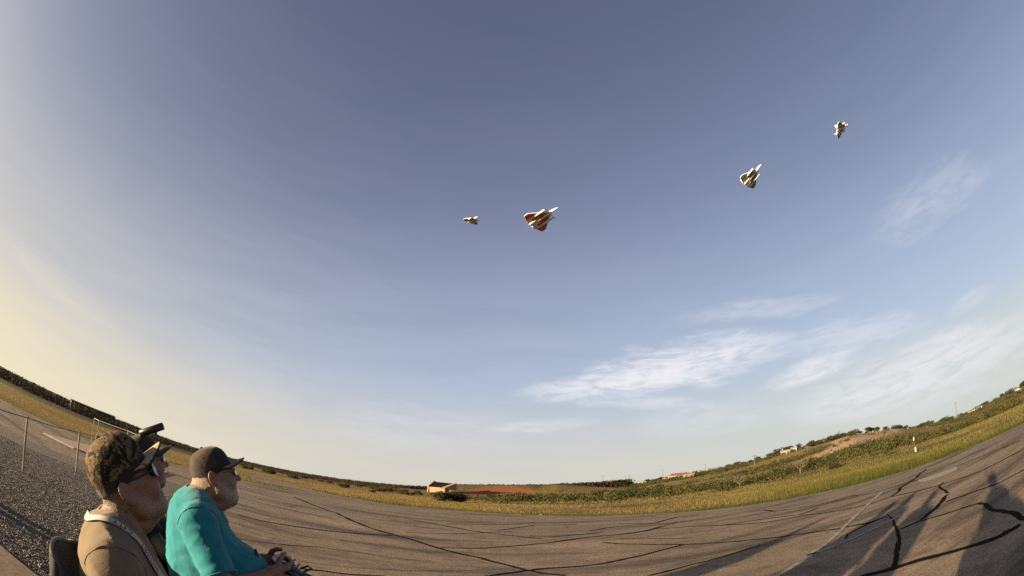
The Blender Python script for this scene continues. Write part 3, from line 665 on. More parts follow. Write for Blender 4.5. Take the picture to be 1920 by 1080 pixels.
# litter of broken asphalt on the runway: small white scrap
x, y = G(1014, 966); s_ = obj_py('paper_scrap', [(-.07, -.05, .01), (.08, -.03, .015), (.06, .07, .012), (-.05, .06, .02), (0, .01, .07)], [(0, 1, 4), (1, 2, 4), (2, 3, 4), (3, 0, 4), (3, 2, 1, 0)], WHITE)
s_.location = (x, y, 0.004); tag(s_, 'small crumpled white scrap lying near the far runway edge', 'litter')

# ------------------------------------------------------------------ buildings
GLASS = plain('dark_window', (0.03, 0.035, 0.04), .2, .1, 5)
DARKR = plain('dark_metal_roof', (0.014, 0.010, 0.012), .9, .2, 2, spec=.05)
REDR = plain('red_roof', (0.27, 0.075, 0.05), .7, .2, 3)
GREYR = plain('grey_roof', (0.34, 0.32, 0.30), .6, .1, 3)
SANDW = plain('sandy_render', (0.31, 0.205, 0.125), .9, .12, 2)
DARKW = plain('dark_cladding', (0.050, 0.040, 0.042), .8, .15, 1)
def house(name, az, r, w, d, h, rh, wall, roof, label, lift=0.0, turn=0.0, wins=3, hip=0.0, cat='house', sink=0.4):
    x, y = at(az, r); e = empty(name, (x, y, hz(x, y) + lift - sink), -rad(az + turn)); tag(e, label, cat); h = h + sink
    MB().prism([(-w / 2, -d / 2), (w / 2, -d / 2), (w / 2, d / 2), (-w / 2, d / 2)], 0, h).build('wall', wall, e)
    o = .35; a = [(-w / 2 - o, -d / 2 - o, h), (w / 2 + o, -d / 2 - o, h), (w / 2 + o, d / 2 + o, h), (-w / 2 - o, d / 2 + o, h)]; b = [(-w / 2 - o + hip, 0, h + rh), (w / 2 + o - hip, 0, h + rh)]
    ro_ = obj_py('roof', [(q[0], q[1], q[2] + .003) for q in a] + b + [(q[0], q[1], q[2] - .12) for q in a], [(0, 1, 5, 4), (1, 2, 5), (2, 3, 4, 5), (3, 0, 4), (0, 6, 7, 1), (1, 7, 8, 2), (2, 8, 9, 3), (3, 9, 6, 0), (6, 9, 8, 7)], roof, e)
    for k in range(wins):
        cx = -w / 2 + w * (k + .5) / wins; dh = (h - sink)
        if k == wins // 2 and wins > 1: MB().box((cx, -d / 2 - .02, sink + dh * .4), (w / wins * .3, .05, dh * .8)).build('door', DARKW, e)
        else:
            wn = MB().box((cx, -d / 2 - .02, sink + dh * .55), (w / wins * .45, .05, dh * .4)).build('window', GLASS, e)
            MB().box((cx, -d / 2 - .05, sink + dh * .33), (w / wins * .5, .1, dh * .05)).build('sill', wall, wn)
    return e
house('ridge_house', 20.9, 318, 11.5, 8, 1.8, 1.7, WALLW, REDR, 'long white house with a red hipped roof on the ridge', .4, 8, 5, 2.5)
house('outbuilding', 19.5, 322, 4.2, 5, 1.7, 1.0, WALLW, REDR, 'small white outbuilding just left of the red roofed house', .2, 8, 1)
house('white_barn', 25.2, 306, 6.5, 6, 1.0, 1.2, WALLW, GREYR, 'white barn with pale roof on the ridge between two utility poles', .6, -20, 2)
house('roadside_shed', 16.3, 372, 4.5, 4, 1.6, .9, WALLW, GREYR, 'tiny white shed left of the red roofed house', .4, 0, 1)
house('hillside_cabin', 34.6, 225, 4.6, 4, 1.5, .8, SANDW, GREYR, 'cream cabin half hidden among the ridge trees', -.2, 0, 2)
house('hillside_shed', 35.7, 228, 2.6, 3, 1.5, .8, WALLW, GREYR, 'small white shed right of the cream cabin on the ridge', .1, 0, 1)
house('ridge_trailer', 37.9, 224, 4.4, 3, 1.3, .5, WALLW, GREYR, 'white trailer beside the tallest slope utility pole', -.3, 0, 2)
house('sandstone_hut', 22.4, 205, 4.6, 4, 1.3, .7, SANDW, SANDW, 'small sandy coloured hut on the slope below the red roofed house', 0, 10, 2)
house('long_white_barn', 60.2, 233, 9, 5, .9, .5, WALLW, GREYR, 'long white low barn on the right hand horizon', .2, 0, 4)
house('white_storehouse', 62.6, 236, 6, 5, .9, .5, WALLW, GREYR, 'white storehouse right of the long low barn', .2, 0, 3)
house('far_right_house', 66.6, 230, 5, 5, 1.3, .8, WALLW, GREYR, 'white house at the far right end of the horizon', .2, 0, 3)
house('field_shed', 57.0, 238, 5, 4, 1.2, .6, WALLW, GREYR, 'pale shed left of the long low barn by the tall pole', .1, 0, 2)
house('dark_hangar', -53.0, 190, 20, 9, 3.7, .35, DARKW, DARKW, 'long dark hangar silhouetted on the left horizon', 0, -6, 0, 0, 'hangar')
# the pale concrete building in front of the earth bank
e = empty('concrete_building', (*at(-8.2, 150), 0.35), rad(-20)); e.scale = (1.15, 1.15, 1.1); tag(e, 'sunlit sandy concrete building with a dark sloping roof by the bank', 'building')
MB().prism([(-2.6, -1.5), (2.4, -1.5), (2.4, 1.0), (-2.6, 1.0)], -.4, 1.55).build('front_wall', SANDW, e)
obj_py('roof', [(-2.5, -1.45, 1.62), (1.0, -1.45, 1.62), (3.4, 1.9, 3.05), (-2.5, 1.9, 3.25), (-2.5, -1.45, 1.5), (1.0, -1.45, 1.5), (3.4, 1.9, 2.9), (-2.5, 1.9, 3.1)],
       [(0, 1, 2, 3), (7, 6, 5, 4), (0, 4, 5, 1), (1, 5, 6, 2), (2, 6, 7, 3), (3, 7, 4, 0)], DARKR, e)
obj_py('gable_wall', [(-2.62, -1.9, -.4), (-2.62, 2.3, -.4), (-2.62, 2.3, 3.5), (-2.62, 1.7, 3.5), (-2.62, -1.6, 1.9), (-3.0, -1.9, -.4), (-3.0, 2.3, -.4), (-3.0, 2.3, 3.5), (-3.0, 1.7, 3.5), (-3.0, -1.6, 1.9)],
       [(0, 1, 2, 3, 4), (9, 8, 7, 6, 5), (0, 5, 6, 1), (1, 6, 7, 2), (2, 7, 8, 3), (3, 8, 9, 4), (4, 9, 5, 0)], SANDW, e)
obj_py('wing_wall', [(1.05, -1.5, 1.55), (2.4, -1.5, 1.55), (4.3, 1.9, 3.2), (3.5, 1.9, 3.2), (1.05, -1.5, 1.3), (2.4, -1.5, 1.3), (4.3, 1.9, 1.0), (3.5, 1.9, 1.0)],
       [(0, 1, 2, 3), (7, 6, 5, 4), (0, 4, 5, 1), (1, 5, 6, 2), (2, 6, 7, 3), (3, 7, 4, 0)], SANDW, e)
# utility poles
WOOD = plain('pole_wood', (0.10, 0.085, 0.072), .9, .2, 4)
for az, el, rf, lab in ((11.7, 2.15, .97, 'leftmost utility pole on the horizon'), (14.45, 1.9, .97, 'left one of the paired poles left of the red roofed house'), (15.0, 1.98, .97, 'right one of the paired poles left of the red roofed house'),
                        (19.1, 2.4, .95, 'utility pole rising by the red roofed house'), (24.4, 2.5, .93, 'utility pole left of the white barn on the ridge'), (30.6, 2.78, .62, 'tall utility pole standing alone on the mid slope'),
                        (37.4, 2.6, .66, 'utility pole in front of the white trailer'), (41.7, 3.5, .98, 'utility pole behind the ridge trees left of the sandy outcrop'), (57.5, 2.6, .95, 'tall thin utility pole right of the sandy outcrop')):
    r = float(np.interp(az, _AZ, _RC)) * rf; x, y = at(az, r); z0 = hz(x, y); H_ = CAM_H + r * math.tan(rad(el)) - z0
    e = empty('utility_pole', (x, y, z0), -rad(az) + .5); tag(e, lab, 'utility pole', 'utility poles along the ridge')
    MB().tube([(0, 0, -.3), (0, 0, H_)], [.16, .10], 6).build('pole', WOOD, e); c = MB().box((0, 0, H_ - .6), (2.2, .12, .14)).build('crossarm', WOOD, e)
    for xx in (-1, -.4, .4, 1): MB().tube([(xx, 0, H_ - .53), (xx, 0, H_ - .35)], .05, 6).build('insulator', GALV, c)

# ------------------------------------------------------------------ model jets
FOAM = plain('white_foam', (0.78, 0.77, 0.74), .55, .04, 30)
BLK = plain('black_trim', (0.015, 0.014, 0.016), .5, .1, 20)
REDP = plain('red_panel', (0.95, 0.045, 0.03), .5, .08, 20)
GREYP = plain('grey_panel', (0.30, 0.28, 0.30), .6, .08, 20)
MARP = plain('mauve_panel', (0.40, 0.20, 0.22), .6, .08, 20)
def mirror(o): return [(x, -y) for x, y in reversed(o)]
def make_jet(panel, label, pos, fwd, left, up):
    e = empty('model_jet', pos); tag(e, label, 'model plane', 'delta winged model jets in the sky')
    f, l, u = (Vector(v) for v in (fwd, left, up)); e.rotation_euler = Matrix(((f.x, l.x, u.x), (f.y, l.y, u.y), (f.z, l.z, u.z))).to_euler()
    half = [(.32, 0), (-.40, 0), (-.42, .05), (-.49, .13), (-.44, .20), (-.36, .43), (-.27, .445), (-.20, .43), (.02, .26), (.30, .07)]
    full = [p for p in reversed(half)] + mirror([p for p in reversed(half)])
    full = [(.36, 0)] + [(.30, .07), (.02, .27), (-.20, .43), (-.27, .445), (-.36, .43), (-.44, .20), (-.49, .13), (-.41, .05)] + [(-.41, -.05), (-.49, -.13), (-.44, -.20), (-.36, -.43), (-.27, -.445), (-.20, -.43), (.02, -.27), (.30, -.07)]
    MB().prism(full, -.011, .011).build('wing', FOAM, e, bevel=.006)
    n = 10; mb = MB(); mb.tube([(.60, 0, .004), (.57, 0, .004), (.48, 0, .006), (.36, 0, .01), (.2, 0, .012), (0, 0, .012), (-.25, 0, .01), (-.43, 0, .008)], [.006, .018, .036, .048, .052, .052, .048, .038], n); mb.build('fuselage', FOAM, e, True)
    mb = MB(); mb.tube([(.46, 0, .03), (.40, 0, .05), (.30, 0, .062), (.18, 0, .058), (.06, 0, .045)], [.008, .024, .03, .026, .01], 8); mb.build('canopy', BLK, e, True)
    for s in (1, -1):
        mk = lambda o: o if s > 0 else mirror(o)
        nac = MB().tube([(.27, s * .21, -.018), (.25, s * .21, -.018), (.12, s * .21, -.016), (-.06, s * .21, -.012), (-.16, s * .21, -.008)], [.022, .031, .034, .029, .010], 10).build('nacelle', FOAM, e, True)
        MB().tube([(.30, s * .21, -.018), (.2702, s * .21, -.018)], [.004, .014], 8).build('spinner', BLK, nac)
        pr = MB(); pr.box((.282, s * .21 + .055, -.018), (.004, .10, .018)); pr.box((.282, s * .21 - .055, -.018), (.004, .10, .018)); pr.build('propeller', BLK, nac)
        # underside panels: black frame with a coloured field
        for fr, fi in (([(-.02, .265), (-.20, .405), (-.34, .41), (-.40, .265)], [(-.060, .285), (-.205, .385), (-.312, .39), (-.362, .285)]),
                       ([(.20, .075), (.03, .165), (-.28, .165), (-.28, .075)], [(.15, .088), (.02, .152), (-.22, .152), (-.22, .088)])):
            fr = [(x, y) for x, y in fr]; bl = MB().prism([(x, s * y) for x, y in (fr if s < 0 else reversed(fr))], -.0145, -.0112).build('panel_frame', BLK, e)
            MB().prism([(x, s * y) for x, y in (fi if s < 0 else reversed(fi))], -.018, -.0147).build('panel', panel, bl)
        # canted tail fin
        c, t = math.cos(.35), math.sin(.35); fin = [(-.16, 0), (-.30, .17), (-.42, .17), (-.46, 0)]
        q = [(x, s * (.16 + z * t), .008 + z * c) for x, z in fin]; q2 = [(x, y + s * .012, z) for x, y, z in q]
        obj_py('tail_fin', q + q2, [(0, 1, 2, 3), (7, 6, 5, 4), (0, 4, 5, 1), (1, 5, 6, 2), (2, 6, 7, 3), (3, 7, 4, 0)], FOAM, e)
        MB().tube([(-.10, s * .07, -.012), (-.30, s * .07, -.016), (-.455, s * .07, -.012)], [.012, .034, .026], 8).build('exhaust', FOAM, e, True)
    w = MB(); w.tube([(.335, 0, -.03), (.325, 0, -.115)], .004, 5); st = w.build('nose_leg', BLK, e)
    MB().tube([(.325, -.009, -.125), (.325, .009, -.125)], .022, 10).build('wheel', BLK, st)
    for x0, x1, y0 in ((.22, -.25, .058), (.22, -.25, -.058)):
        MB().box(((x0 + x1) / 2, y0, -.026), (abs(x0 - x1), .012, .006)).build('belly_stripe', BLK, e)
    return e
make_jet(GREYP, 'smallest white model jet, leftmost of the four in the sky', (-2.27, 20.97, 15.57), (.512, -.84, -.179), (.85, .526, -.037), (.125, -.133, .983))
make_jet(REDP, 'white model jet with red black edged panels under its wings', (.86, 11.4, 9.2), (.737, -.64, .218), (.673, .726, -.142), (-.068, .252, .965))
make_jet(GREYP, 'white model jet with grey wing panels climbing right of the red one', (8.88, 11.52, 11.78), (.463, -.784, .414), (.882, .453, -.128), (-.087, .424, .901))
make_jet(MARP, 'banked white model jet, highest and rightmost of the four', (14.51, 10.4, 14.65), (.85, -.228, .475), (.39, .878, -.278), (-.354, .422, .835))

# ------------------------------------------------------------------ people (smooth implicit bodies)
class Field:
    """a smooth-union distance field on a grid, meshed with surface nets"""
    def __init__(s, lo, hi, res):
        s.lo = np.array(lo, float); s.res = res; s.n = np.ceil((np.array(hi) - s.lo) / res).astype(int) + 1
        s.ax = [s.lo[k] + res * np.arange(s.n[k]) for k in range(3)]; s.f = np.full(s.n, 0.3, np.float32)
    def win(s, c, r):
        sl = []
        for k in range(3):
            a = max(0, int((c[k] - r[k] - s.lo[k]) / s.res)); b = min(s.n[k], int((c[k] + r[k] - s.lo[k]) / s.res) + 2); sl.append(slice(a, max(a, b)))
        return tuple(sl), np.ix_(*[np.arange(q.start, q.stop) for q in sl])
    def pts(s, sl): return s.ax[0][sl[0]][:, None, None], s.ax[1][sl[1]][None, :, None], s.ax[2][sl[2]][None, None, :]
    def dist(s, prim, sl):
        X, Y, Z = s.pts(sl)
        if prim[0] == 'e':
            _, c, r, R = prim; x, y, z = X - c[0], Y - c[1], Z - c[2]
            if R is not None: x, y, z = (R[0][k] * x + R[1][k] * y + R[2][k] * z for k in range(3))
            k0 = np.sqrt((x / r[0]) ** 2 + (y / r[1]) ** 2 + (z / r[2]) ** 2); k1 = np.sqrt((x / r[0] ** 2) ** 2 + (y / r[1] ** 2) ** 2 + (z / r[2] ** 2) ** 2) + 1e-9
            return k0 * (k0 - 1) / k1
        _, a, b, ra, rb_ = prim; d = [b[k] - a[k] for k in range(3)]; L = sum(q * q for q in d) + 1e-12
        t = np.clip(((X - a[0]) * d[0] + (Y - a[1]) * d[1] + (Z - a[2]) * d[2]) / L, 0, 1)
        return np.sqrt((X - a[0] - t * d[0]) ** 2 + (Y - a[1] - t * d[1]) ** 2 + (Z - a[2] - t * d[2]) ** 2) - (ra + (rb_ - ra) * t)
    def bound(s, prim, pad):
        if prim[0] == 'e': m = max(prim[2]) + pad; return prim[1], (m, m, m)
        a, b = np.array(prim[1]), np.array(prim[2]); m = max(prim[3], prim[4]) + pad; return (a + b) / 2, np.abs(b - a) / 2 + m
    def add(s, prim, k=0.02, cuts=(), grow=0.0, hole=None):
        sl, ix = s.win(*s.bound(prim, 0.09 + k + grow))
        if 0 in s.f[sl].shape: return
        d = s.dist(prim, sl) - grow; X, Y, Z = s.pts(sl)
        for p, n in cuts: d = np.maximum(d, (X - p[0]) * n[0] + (Y - p[1]) * n[1] + (Z - p[2]) * n[2])
        if hole is not None: d = np.maximum(d, -(s.dist(hole, sl)))
        f = s.f[sl]; h = np.clip(0.5 + 0.5 * (d - f) / k, 0, 1); s.f[sl] = d * (1 - h) + f * h - k * h * (1 - h)
    def sub(s, prim, k=0.01):
        sl, ix = s.win(*s.bound(prim, 0.05 + k)); d = -s.dist(prim, sl); f = s.f[sl]
        h = np.clip(0.5 - 0.5 * (d - f) / k, 0, 1); s.f[sl] = d * (1 - h) + f * h + k * h * (1 - h)
    def inter(s, prim):
        sl = tuple(slice(0, q) for q in s.n); s.f = np.maximum(s.f, s.dist(prim, sl)).astype(np.float32)
    def cut(s, p, n):
        X, Y, Z = s.pts(tuple(slice(0, q) for q in s.n)); s.f = np.maximum(s.f, (X - p[0]) * n[0] + (Y - p[1]) * n[1] + (Z - p[2]) * n[2]).astype(np.float32)
    def ripple(s, amp, freq, seed, ridge=False):
        r = np.random.default_rng(seed); I = np.nonzero(np.abs(s.f) < 0.03); X, Y, Z = (s.ax[k][I[k]].astype(np.float32) for k in range(3)); o = np.zeros(len(X), np.float32)
        for q in range(5):
            d = r.normal(size=3); d /= np.linalg.norm(d); e = r.normal(size=3); fr = freq * r.uniform(.6, 1.6)
            w = np.sin(fr * (X * d[0] + Y * d[1] + Z * d[2]) + 1.6 * np.sin(fr * .45 * (X * e[0] + Y * e[1] + Z * e[2])) + q); o += w if not ridge else (1 - 2.6 * (1 - np.abs(w)) ** 3)
        s.f[I] += amp * o / 2.2
    def mesh(s):
        f = s.f; S = f < 0; n = s.n - 1
        c = [S[i:n[0] + i, j:n[1] + j, k:n[2] + k] for i in (0, 1) for j in (0, 1) for k in (0, 1)]
        tot = sum(q.astype(np.int8) for q in c); I = np.argwhere((tot > 0) & (tot < 8)); m = len(I)
        idx = np.full(n, -1, np.int32); idx[I[:, 0], I[:, 1], I[:, 2]] = np.arange(m)
        off = np.array([(i, j, k) for i in (0, 1) for j in (0, 1) for k in (0, 1)]); v = f[tuple((I[:, None, :] + off[None]).transpose(2, 0, 1))]
        acc = np.zeros((m, 3)); cnt = np.zeros(m)
        for a in range(8):
            for b in range(a + 1, 8):
                if np.abs(off[a] - off[b]).sum() != 1: continue
                x = (v[:, a] < 0) != (v[:, b] < 0); t = v[x, a] / (v[x, a] - v[x, b]); acc[x] += off[a] + t[:, None] * (off[b] - off[a]); cnt[x] += 1
        V = s.lo + s.res * (I + acc / cnt[:, None]); Q = []
        for ax in range(3):
            o1, o2 = [(1, 2), (2, 0), (0, 1)][ax]; A = np.take(S, range(s.n[ax] - 1), ax); B = np.take(S, range(1, s.n[ax]), ax)
            for flip, mm in ((False, A & ~B), (True, ~A & B)):
                J = np.argwhere(mm); J = J[(J[:, o1] > 0) & (J[:, o2] > 0) & (J[:, o1] < n[o1]) & (J[:, o2] < n[o2])]
                g = []
                for d1, d2 in ((1, 1), (0, 1), (0, 0), (1, 0)):
                    K = J.copy(); K[:, o1] -= d1; K[:, o2] -= d2; g.append(idx[K[:, 0], K[:, 1], K[:, 2]])
                g = np.stack(g if not flip else g[::-1], 1); Q.append(g[(g >= 0).all(1)])
        return V, np.concatenate(Q)

def skinmat(name, base, red):
    def b(T):
        P = T.co.outputs['Object']; n1 = T.noise(P, 26, 5, .65); n2 = T.noise(P, 160, 3, .7); fl = T.n('ShaderNodeAttribute', attribute_name='flush').outputs['Fac']; st = T.n('ShaderNodeAttribute', attribute_name='stubble').outputs['Fac']
        c = T.mix(T.smooth(n1, .35, .7, 0, .6), base + (1,), red + (1,)); c = T.mix(T.math('MULTIPLY', fl, .75), c, (0.33, 0.10, 0.065, 1))
        c = T.mix(T.math('MULTIPLY', st, T.smooth(n2, .30, .65, .35, 1.0)), c, (0.38, 0.32, 0.27, 1)); c = T.mix(T.smooth(n2, .58, .75, 0, .25), c, (0.25, .11, .06, 1))
        T.set(T.p, 'Base Color', c); T.set(T.p, 'Roughness', .52); T.set(T.p, 'Subsurface Weight', .12); T.set(T.p, 'Subsurface Radius', (.012, .005, .003)); T.set(T.p, 'Subsurface Scale', 1.0)
        bump(T, T.math('ADD', n1, T.math('MULTIPLY', n2, .8)), .6, .006)
    return material(name, b)
SKIN = skinmat('tanned_skin', (0.235, 0.118, 0.066), (0.165, 0.068, 0.038))
def cloth(name, col, dark, scale=9.0):
    def b(T):
        P = T.co.outputs['Object']; n1 = T.noise(P, scale, 5, .6, .5); n2 = T.noise(P, 420, 2, .5)
        T.set(T.p, 'Base Color', T.mix(T.smooth(n1, .3, .7, 0, .8), col + (1,), dark + (1,))); T.set(T.p, 'Roughness', .9); T.set(T.p, 'Specular IOR Level', .15)
        T.set(T.p, 'Sheen Weight', .15); bump(T, T.math('ADD', T.math('MULTIPLY', n1, 3.0), T.math('MULTIPLY', n2, .3)), .35, .006)
    return material(name, b)
KHAKI = cloth('khaki_cotton', (0.185, 0.130, 0.080), (0.135, 0.095, 0.058))
TEALC = cloth('teal_cotton', (0.015, 0.205, 0.235), (0.010, 0.155, 0.185))
BLACKC = cloth('black_cotton', (0.018, 0.017, 0.020), (0.010, 0.010, 0.012))
DENIM = cloth('dark_denim', (0.055, 0.07, 0.11), (0.035, 0.045, 0.07))
SEAMD = plain('seam_brown', (0.10, 0.07, 0.045), .9, .1, 20); SEAMT = plain('seam_teal', (0.015, 0.13, 0.125), .9, .1, 20)
SHOE = plain('dark_shoe', (0.03, 0.026, 0.022), .7, .2, 20)
def camo(T):
    P = T.co.outputs['Object']; n1 = T.noise(P, 17, 4, .6, 1.5); n2 = T.noise(P, 46, 5, .65, 2.0); n3 = T.noise(P, 90, 4, .7, 1.0)
    c = T.mix(T.smooth(n1, .46, .54), (0.014, 0.012, 0.008, 1), (0.15, 0.098, 0.048, 1)); c = T.mix(T.smooth(n2, .53, .58), c, (0.018, 0.016, 0.011, 1)); c = T.mix(T.smooth(n3, .58, .64, 0, .85), c, (0.26, 0.21, 0.14, 1))
    T.set(T.p, 'Base Color', c); T.set(T.p, 'Roughness', .9); T.set(T.p, 'Specular IOR Level', .15); bump(T, n2, .5, .004)
CAMO = material('camouflage_cloth', camo)
def camol(T):
    P = T.co.outputs['Object']; n2 = T.noise(T.mapping(P, (1, 2.6, 1)), 40, 5, .65, 2.0)
    T.set(T.p, 'Base Color', T.mix(T.smooth(n2, .50, .62), (0.34, 0.26, 0.16, 1), (0.10, 0.068, 0.036, 1))); T.set(T.p, 'Roughness', .9)
CAMOL = material('camouflage_brim', camol)
BROWNC = cloth('brown_cap_cloth', (0.062, 0.041, 0.030), (0.034, 0.023, 0.018), 26)
BROWND = cloth('dark_brown_cap_cloth', (0.030, 0.022, 0.022), (0.018, 0.014, 0.014), 26)
BROWNL = cloth('light_brown_brim', (0.22, 0.15, 0.10), (0.16, 0.11, 0.07), 26)
UNDER = plain('brim_underside', (0.012, 0.011, 0.012), .9, .2, 20)
FRAMEM = plain('black_plastic', (0.012, 0.012, 0.013), .35, .1, 20)
LENSD = plain('dark_lens', (0.015, 0.013, 0.012), .08, .05, 20, spec=.9)
LENSC = plain('bright_lens', (0.75, 0.78, 0.80), .1, .05, 20, spec=.9)
HAIRG = plain('grey_hair', (0.20, 0.145, 0.10), .8, .4, 240, bmp=.8)
HAIRS = plain('sandy_grey_hair', (0.30, 0.22, 0.16), .85, .3, 240, bmp=.5)
BEARD = plain('grizzled_beard', (0.44, 0.38, 0.33), .85, .45, 200, bmp=.8)
HAIRW = plain('white_hair', (0.66, 0.62, 0.57), .8, .3, 240, bmp=.8)
TEETH = plain('teeth', (0.72, 0.66, 0.55), .3, .05, 40)

def head_prims(fat=0.0, smile=0.0):
    """(primitive in head coordinates, blend) x forward, y left, z up, origin between the ears"""
    L = [(('e', (-.012, 0, .035), (.098, .077, .088), None), .02), (('e', (.035, 0, -.03), (.060, .060 + fat, .088), None), .03),
         (('e', (.056, 0, -.098), (.029, .025 + fat * .5, .022), None), .025), (('c', (.080, -.028, .018), (.080, .028, .018), .013, .013), .02),
         (('c', (.090, 0, .012), (.113, 0, -.030), .008, .0135), .014), (('c', (.045, 0, -.108 - fat), (-.02, 0, -.115 - fat), .018 + fat * 1.6, .035 + fat), .03)]
    for s in (1, -1):
        L += [(('c', (.004, s * .056, -.070), (.052, s * .020, -.101), .020 + fat * .7, .017), .025), (('c', (-.005, s * .060, -.02), (.004, s * .057, -.072), .020, .022 + fat * .8), .03),
              (('e', (.060, s * .040, -.028), (.028, .026 + fat * .5, .030), None), .03), (('e', (.100, s * .0135, -.033), (.012, .008, .009), None), .008),
              (('c', (.058, s * .045, .004), (.02, s * .066, .0), .012, .012), .02)]
    return L
def ear_prims(fat=0.0):
    L = []
    for s in (1, -1):
        R = np.array(Matrix.Rotation(-s * .42, 3, 'Z') @ Matrix.Rotation(-.22, 3, 'Y')).tolist(); y0 = .087 + fat * .9
        L.append((('e', (-.014, s * y0, -.010), (.025, .0082, .037), R), ('e', (-.009, s * (y0 + .0080), -.004), (.0145, .0075, .024), R)))
    return L
def xform(prim, o, R, m=1.0):
    o = np.array(o); R = np.array(R)
    if m != 1.0: prim = ('e', tuple(q * m for q in prim[1]), tuple(q * m for q in prim[2]), prim[3]) if prim[0] == 'e' else ('c', tuple(q * m for q in prim[1]), tuple(q * m for q in prim[2]), prim[3] * m, prim[4] * m)
    if prim[0] == 'e':
        R2 = R if prim[3] is None else R @ np.array(prim[3]); return ('e', tuple(o + R @ np.array(prim[1])), prim[2], R2.tolist())
    return ('c', tuple(o + R @ np.array(prim[1])), tuple(o + R @ np.array(prim[2])), prim[3], prim[4])
def hand_prims(w, fwd, pal, thumb_side, curl=.7, spread=.14, s=1.0):
    """palm + five jointed fingers; w wrist, fwd along the hand, pal out of the palm, thumb_side +1/-1"""
    f = Vector(fwd).normalized(); p = Vector(pal); p = (p - f * p.dot(f)).normalized(); sd = f.cross(p).normalized() * thumb_side; w = Vector(w); L = []
    k = w + f * .085 * s; L.append((('c', tuple(w + sd * .012), tuple(k + sd * .024), .021 * s, .016 * s), .02)); L.append((('c', tuple(w - sd * .012), tuple(k - sd * .026), .020 * s, .014 * s), .02))
    for q, (o, ln) in enumerate(((.030, .040), (.010, .046), (-.011, .043), (-.030, .034))):
        b = k + sd * o; d = (f + sd * (o * spread * 25 / 4)).normalized(); a = 0.0; r = .0098 * s
        for seg, fr in enumerate((1.0, .75, .6)):
            a += curl * (.75 + .12 * q) * (1.0 if seg else .55); dd = d * math.cos(a) + p * math.sin(a); e = b + dd * ln * fr * s; L.append((('c', tuple(b), tuple(e), r, r * .92), .006)); b = e; r *= .92
    b = w + f * .03 * s + sd * .026 * s; d = (f * .65 + sd * .75 + p * .35).normalized()
    for seg, ln in enumerate((.042, .034, .028)):
        e = b + d * ln * s; L.append((('c', tuple(b), tuple(e), .0125 * s - .001 * seg, .0112 * s - .001 * seg), .008)); b = e; d = (d + f * .45 + p * .25 - sd * .25).normalized()
    return L

def on_shirt(o, p, n, lift=.003):
    """first point of the shirt met from outside, coming in against n towards p"""
    S = o['S']; p = np.array(p, float); n = np.array(n, float); n /= np.linalg.norm(n)
    for k in range(150, -60, -1):
        q = p + n * .002 * k; i = np.round((q - S.lo) / S.res).astype(int)
        if (i < 0).any() or (i >= S.n).any(): continue
        if S.f[tuple(i)] < 0: return q + n * (lift + .001)
    return p

